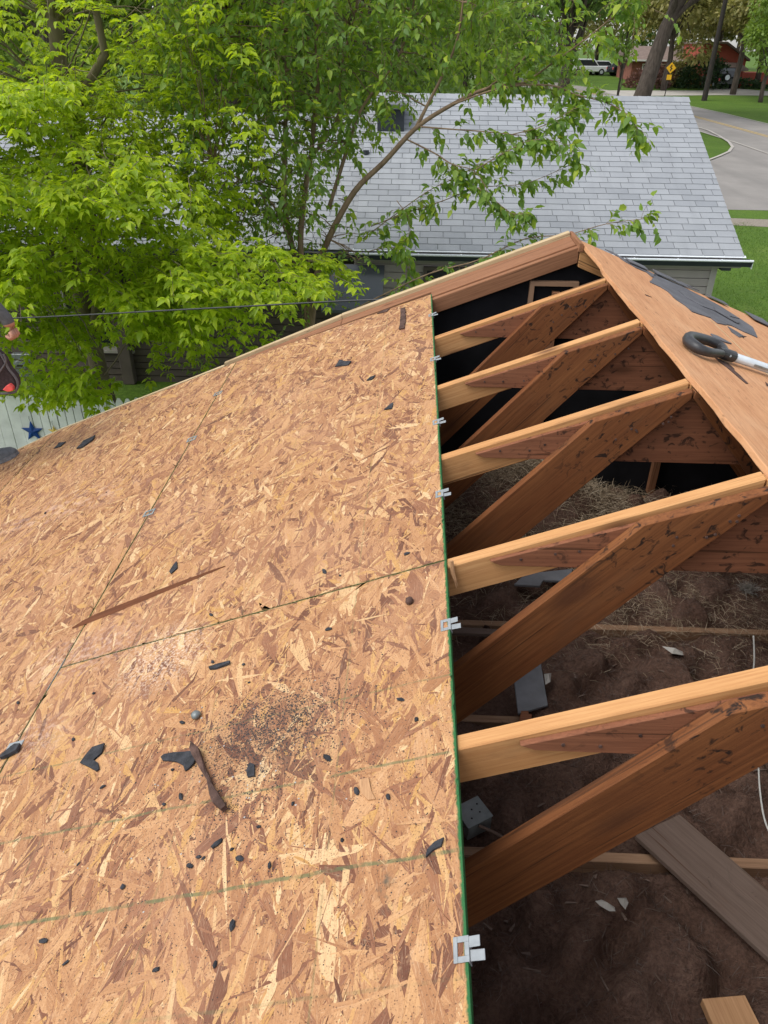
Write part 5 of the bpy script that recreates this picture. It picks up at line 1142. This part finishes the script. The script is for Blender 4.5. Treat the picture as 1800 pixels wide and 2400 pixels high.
n0 = onY((1690,1000), 1.0); 
def paper(px, label, s=.03, z=-1.13):
    pts = [onZ(q, z+rng.uniform(0, .02)) for q in px]; ce = np.mean(pts, 0)+np.array([0, 0, .018]); n = len(pts)
    mb = MB(); mb.v = [tuple(p_) for p_ in pts]+[tuple(p_+np.array([0, 0, .001])) for p_ in pts]+[tuple(ce), tuple(ce+np.array([0, 0, .001]))]
    for i in range(n):
        j = (i+1) % n; mb.f += [(j, i, 2*n), (n+i, n+j, 2*n+1), (i, j, n+j, n+i)]; mb.m += [0]*3
    return tag(mb.build('paper_scrap', 'paper'), label, 'paper scrap')
paper(zG((540,1140),(580,1130),(620,1160),(665,1180),(670,1205),(630,1205),(570,1170)), 'crumpled white paper scrap on the attic insulation')
paper(zG((682,1120),(740,1118),(755,1150),(735,1195),(705,1160)), 'upright white paper corner beside the crumpled scrap')
paper([(1552,1515),(1570,1520),(1600,1528),(1602,1536),(1575,1532)], 'thin torn white paper strip under the joist')
paper([(1275,1580),(1292,1578),(1290,1598),(1278,1605)], 'small white torn scrap beside the grey panel')
# straw nest in the attic
cN = onZ((1240,1165), -1.1); n = 16000; q = rng.normal(0, 1, (n, 3))*np.array([.38, .32, .0]); 
hgt = .34*np.exp(-((q[:, 0]/.40)**2+(q[:, 1]/.32)**2)); P_ = cN+q; P_[:, 2] = -1.19+hgt*rng.uniform(.6, 1.05, n)
mb = MB(); mb.ball((cN[0], cN[1], -1.20), (.46, .40, .26), 18, 10, jit=.12); st_ = empty('straw_nest', (cN[0], cN[1], -1.2), 'mound of dry straw nesting piled under the middle rafters', 'nest'); mb.build('nest_core', 'insulation', st_, smooth=True)
fibres('straw', P_, .085, .0011, 'straw', st_, .45, .6); localize(st_)
q = rng.normal(0, 1, (220, 3)); 
for px, lb, s in (((1188,1118), 'grey white tuft of fluff on top of the straw nest', .035), ((1165,1150), 'small pale fluff tuft low on the straw nest', .026), ((1755,1375), 'grey lint tuft against the far wall plate', .05)):
    cc = onZ(px, -1.02 if px[0] < 1300 else -1.15); qq = norm(rng.normal(0, 1, (420, 3)))*rng.uniform(.1, 1, (420, 1)); o = fibres('fluff_tuft', cc+qq*np.array([s, s*.8, s*.6])-np.array([0, 0, s*.3]), .03, .0009, 'lint', None, .8, 1.4); del o['kind']; tag(o, lb, 'fluff')
n = 3500; cM = onZ((1560,1420), -1.17); P_ = cM+rng.normal(0, 1, (n, 3))*np.array([.5, .22, .004]); P_[:, 2] = -1.185; o = fibres('loose_straw', P_, .06, .0008, 'straw', None, .35, .7); tag(o, 'thin scatter of dry straw over the brown insulation', 'straw', kind='stuff')

# ------------------------------------------------------------------ worker at the edge of the roof
def build_person():
    root = empty('person', tuple(roof_pt(-3.0, 2.1)), 'person in grey sleeve and dark trousers crouching at the gable edge with a tool pouch', 'person')
    W_ = onY((18,748), 1.85); Hn = onY((24,768), 1.85); fa = onY((-95,655), 1.85); el = W_+(fa-W_)/np.linalg.norm(fa-W_)*.25
    J = {'pel': (-2.86,2.04,-.31,.175), 'sp1': (-2.78,2.04,-.12,.165), 'sp2': (-2.69,2.04,.05,.175), 'ch': (-2.63,2.04,.20,.19), 'nk': (-2.545,2.04,.37,.065), 'hd': (-2.50,2.04,.44,.064),
         'lh': (-2.84,2.14,-.36,.115), 'lk': (-2.485,2.2,-.575,.078), 'lc': (-2.60,2.24,-.77,.070), 'la': (-2.76,2.27,-.965,.042),
         'rh': (-2.86,1.93,-.36,.115), 'rk': (-2.72,1.86,-.74,.078), 'rc': (-2.89,1.88,-.92,.070), 'ra': (-3.05,1.9,-1.085,.042),
         'ls': (-2.61,2.22,.29,.078), 'le': (-2.63,2.33,.02,.056), 'lw': (-2.50,2.27,-.20,.030), 'lp': (-2.46,2.25,-.27,.034),
         'rs': (-2.60,1.86,.29,.078), 're': (*el, .056), 'rm': (*(el*.45+W_*.55), .048), 'rw': (*W_, .030), 'rp': (*Hn, .034)}
    names = list(J); E_ = [('pel','sp1'),('sp1','sp2'),('sp2','ch'),('ch','nk'),('nk','hd'),('pel','lh'),('lh','lk'),('lk','lc'),('lc','la'),('pel','rh'),('rh','rk'),('rk','rc'),('rc','ra'),('ch','ls'),('ls','le'),('le','lw'),('lw','lp'),('ch','rs'),('rs','re'),('re','rm'),('rm','rw'),('rw','rp')]
    me = bpy.data.meshes.new('skel'); me.from_pydata([J[k][:3] for k in names], [(names.index(a), names.index(b)) for a, b in E_], [])
    o = bpy.data.objects.new('skel', me); col.objects.link(o); sk = o.modifiers.new('s', 'SKIN'); o.modifiers.new('u', 'SUBSURF').levels = 2
    for i, k in enumerate(names): r = J[k][3]; me.skin_vertices[0].data[i].radius = (r, r); me.skin_vertices[0].data[i].use_root = k == 'pel'
    dg = bpy.context.evaluated_depsgraph_get(); dg.update(); ev = bpy.data.meshes.new_from_object(o.evaluated_get(dg)); bpy.data.objects.remove(o)
    mb = MB(); vs_ = [tuple(v.co) for v in ev.vertices]; fs_ = [tuple(p_.vertices) for p_ in ev.polygons]
    part = {'pants': [('pel','lh'),('pel','rh'),('lh','lk'),('lk','lc'),('lc','la'),('rh','rk'),('rk','rc'),('rc','ra')], 'skin': [('nk','hd'),('lw','lp'),('rw','rp')]}
    def dseg(p_, a, b):
        a, b = np.array(J[a][:3]), np.array(J[b][:3]); t_ = np.clip((p_-a)@(b-a)/((b-a)@(b-a)), 0, 1); return np.linalg.norm(p_-a-t_*(b-a))
    mi = []
    for f in fs_:
        c = np.mean([vs_[i] for i in f], 0); best = min(((dseg(c, a, b)/(J[a][3]+J[b][3]), (a, b)) for a, b in E_), key=lambda q: q[0])[1]
        mi.append(1 if best in part['pants'] else 2 if best in part['skin'] else 0)
    mb.v = vs_; mb.f = fs_; mb.m = mi
    # right hand: closed fingers and thumb
    ax = Hn-W_; ax = ax/np.linalg.norm(ax); sd = np.array([0, -1., 0]); sd = sd-ax*(sd@ax); sd /= np.linalg.norm(sd); up = np.cross(sd, ax)
    if up[0] < 0: up = -up
    for hand, (w0, A0, S0, U0) in {'r': (Hn, ax, sd, up), 'l': (np.array(J['lp'][:3]), np.array([.35, -.1, -.93]), np.array([.0, -1., .1]), np.array([.93, 0, .35]))}.items():
        for k, (off, ln) in enumerate(((-.028, .85), (-.010, 1.0), (.009, .95), (.027, .75))):
            b0 = w0+S0*off+A0*.012+U0*.006; q1 = b0+A0*.032*ln+U0*.010; q2 = q1+A0*.012*ln-U0*.026*ln; q3 = q2-A0*.014*ln-U0*.016*ln
            mb.tube([b0, q1, q2, q3], [.0098, .0095, .0088, .0075], 8, mi=2); mb.ball(q3, .0075, 8, 5, mi=2)
        b0 = w0-S0*.022-A0*.018+U0*.002; q1 = b0-S0*.022+A0*.018-U0*.010; q2 = q1+A0*.022-U0*.012+S0*.006; mb.tube([b0, q1, q2], [.0115, .0108, .0088], 8, mi=2); mb.ball(q2, .0088, 8, 5, mi=2)
    # head with nose, ears, brows
    hc = np.array([-2.455, 2.04, .545]); mb.ball(hc, (.098, .076, .118), 20, 14, mi=2); mb.ball(hc+(.035, 0, -.055), (.062, .055, .065), 14, 10, mi=2)
    mb.ball(hc+(.102, 0, -.012), (.020, .013, .024), 10, 8, mi=2); mb.ball(hc+(.092, 0, -.058), (.012, .026, .009), 10, 6, mi=2)
    for sg in (-1, 1): mb.ball(hc+(-.005, sg*.077, -.01), (.022, .010, .032), 10, 8, mi=2); mb.ball(hc+(.086, sg*.030, .012), (.012, .017, .010), 10, 6, mi=2)
    b = mb.build('body', ['grey_shirt', 'brown_pants', 'skin'], root, smooth=True)
    for sg in (-1, 1): MB().ball(hc+(.0945, sg*.030, .012), (.005, .008, .006), 8, 6).build('eye', 'sign_black', root, smooth=True)
    hb = MB(); hb.ball(hc+(-.014, 0, .030), (.104, .084, .106), 20, 12); hb.v = [v for v in hb.v]; hm = hb.build('hair', 'hair', root, smooth=True)
    # trainers: lofted along the foot
    def shoe(heel, toe, wid):
        d = toe-heel; L_ = np.linalg.norm(d); d /= L_; s_ = np.array([0, 1., 0]); n_ = np.cross(d, s_); n_ = -n_ if n_[2] < 0 else n_
        sec = [(0, .032, .055), (.06, .040, .10), (.22, .042, .118), (.38, .043, .105), (.55, .050, .085), (.75, .054, .072), (.9, .046, .062), (.97, .032, .048), (1, .015, .03)]
        mb = MB(); K = 10
        for f, w_, h_ in sec:
            for k in range(K):
                a_ = math.pi*k/(K-1); mb.v.append(tuple(heel+d*L_*f+s_*w_*math.cos(a_)*(1 if k not in (0, K-1) else .96)+n_*(.018+(h_-.018)*math.sin(a_)**.8)))
        for i in range(len(sec)-1):
            for k in range(K-1): mb.f.append((i*K+k, i*K+k+1, (i+1)*K+k+1, (i+1)*K+k)); mb.m.append(0)
        for i in (0, len(sec)-1): mb.f.append(tuple(i*K+k for k in range(K))); mb.m.append(0)
        so_ = mb.build('shoe', 'shoe_grey', root, smooth=True)
        out = [heel+d*L_*f-s_*(w_+.004) for f, w_, h_ in sec]+[heel+d*L_*f+s_*(w_+.004) for f, w_, h_ in sec][::-1]
        MB().prism([p_+n_*.0004 for p_ in out], [p_+n_*.024 for p_ in out]).build('sole', 'shoe_sole', so_)
        P_ = lambda f, h_: heel+d*L_*f-s_*.052+n_*(h_+.012); lg = MB()
        for q in ([(.42, .03), (.46, .066)], [(.46, .066), (.58, .034)], [(.58, .034), (.61, .060)]): lg.tube([P_(*q[0]), P_(*q[1])], .0035, 6)
        lg.build('side_mark', 'white_paint', so_)
        lc = MB()
        for f in (.42, .49, .56, .63): lc.tube([heel+d*L_*f-s_*.022+n_*(.083-.05*(f-.42)*2), heel+d*L_*f+n_*(.090-.05*(f-.42)*2.4), heel+d*L_*f+s_*.022+n_*(.083-.05*(f-.42)*2)], .004, 5)
        lc.build('laces', 'pouch_trim', so_)
    vt, yt = roof_uv((42,1066)); shoe(roof_pt(vt-.30, yt-.02, 0), roof_pt(vt, yt, 0), .09); vr = -3.29; shoe(roof_pt(vr, 1.9, 0), roof_pt(vr+.30, 1.87, 0), .09)
    # tool pouch hanging in front of the hip: tapered open bag with piping and a red tool
    Yp = 1.93; outl = [(-95,800),(-40,815),(-4,828),(8,844),(18,864),(34,884),(40,899),(38,910),(30,918),(-4,920),(-60,912),(-100,880)]
    pts = [onY(q, Yp) for q in outl]; bag = MB().prism([p_+np.array([0, .06, 0]) for p_ in pts], [p_+np.array([0, 0, 0]) for p_ in pts]).build('tool_pouch', 'pouch_cloth', root, bevel=.012)
    MB().tube(smooth([onY(q, Yp-.008) for q in [(-40,812),(-4,826),(10,844),(20,864),(36,884),(42,899),(40,911),(31,920),(-4,922),(-60,914)]], 4), .0065, 6).build('piping', 'pouch_trim', bag, smooth=True)
    MB().tube(smooth([onY(q, Yp-.012) for q in [(-60,880),(-10,876),(6,862),(14,845),(8,830)]], 4), .005, 6).build('pocket_rim', 'pouch_trim', bag, smooth=True)
    rp_ = [onY(q, Yp-.014) for q in [(8,912),(16,903),(24,899),(32,906),(33,914),(20,917)]]; MB().prism([p_+np.array([0, .014, 0]) for p_ in rp_], [p_-np.array([0, .012, 0]) for p_ in rp_]).build('red_tool', 'red_plastic', bag, bevel=.003)
    bl = MB(); pc = np.array(J['pel'][:3])+np.array([.01, 0, .07]); bl.tube([pc+np.array([.137*math.cos(a_), .137*math.sin(a_), -.055*math.cos(a_)]) for a_ in np.linspace(0, 2*math.pi, 24)], .018, 6); bl.build('belt', 'pouch_trim', root)
    st = MB(); st.tube([pc+np.array([.14, -.06, .02]), onY((-40,815), Yp)+np.array([0, .05, 0])], .014, 6); st.build('pouch_strap', 'pouch_trim', root); localize(root)
build_person()
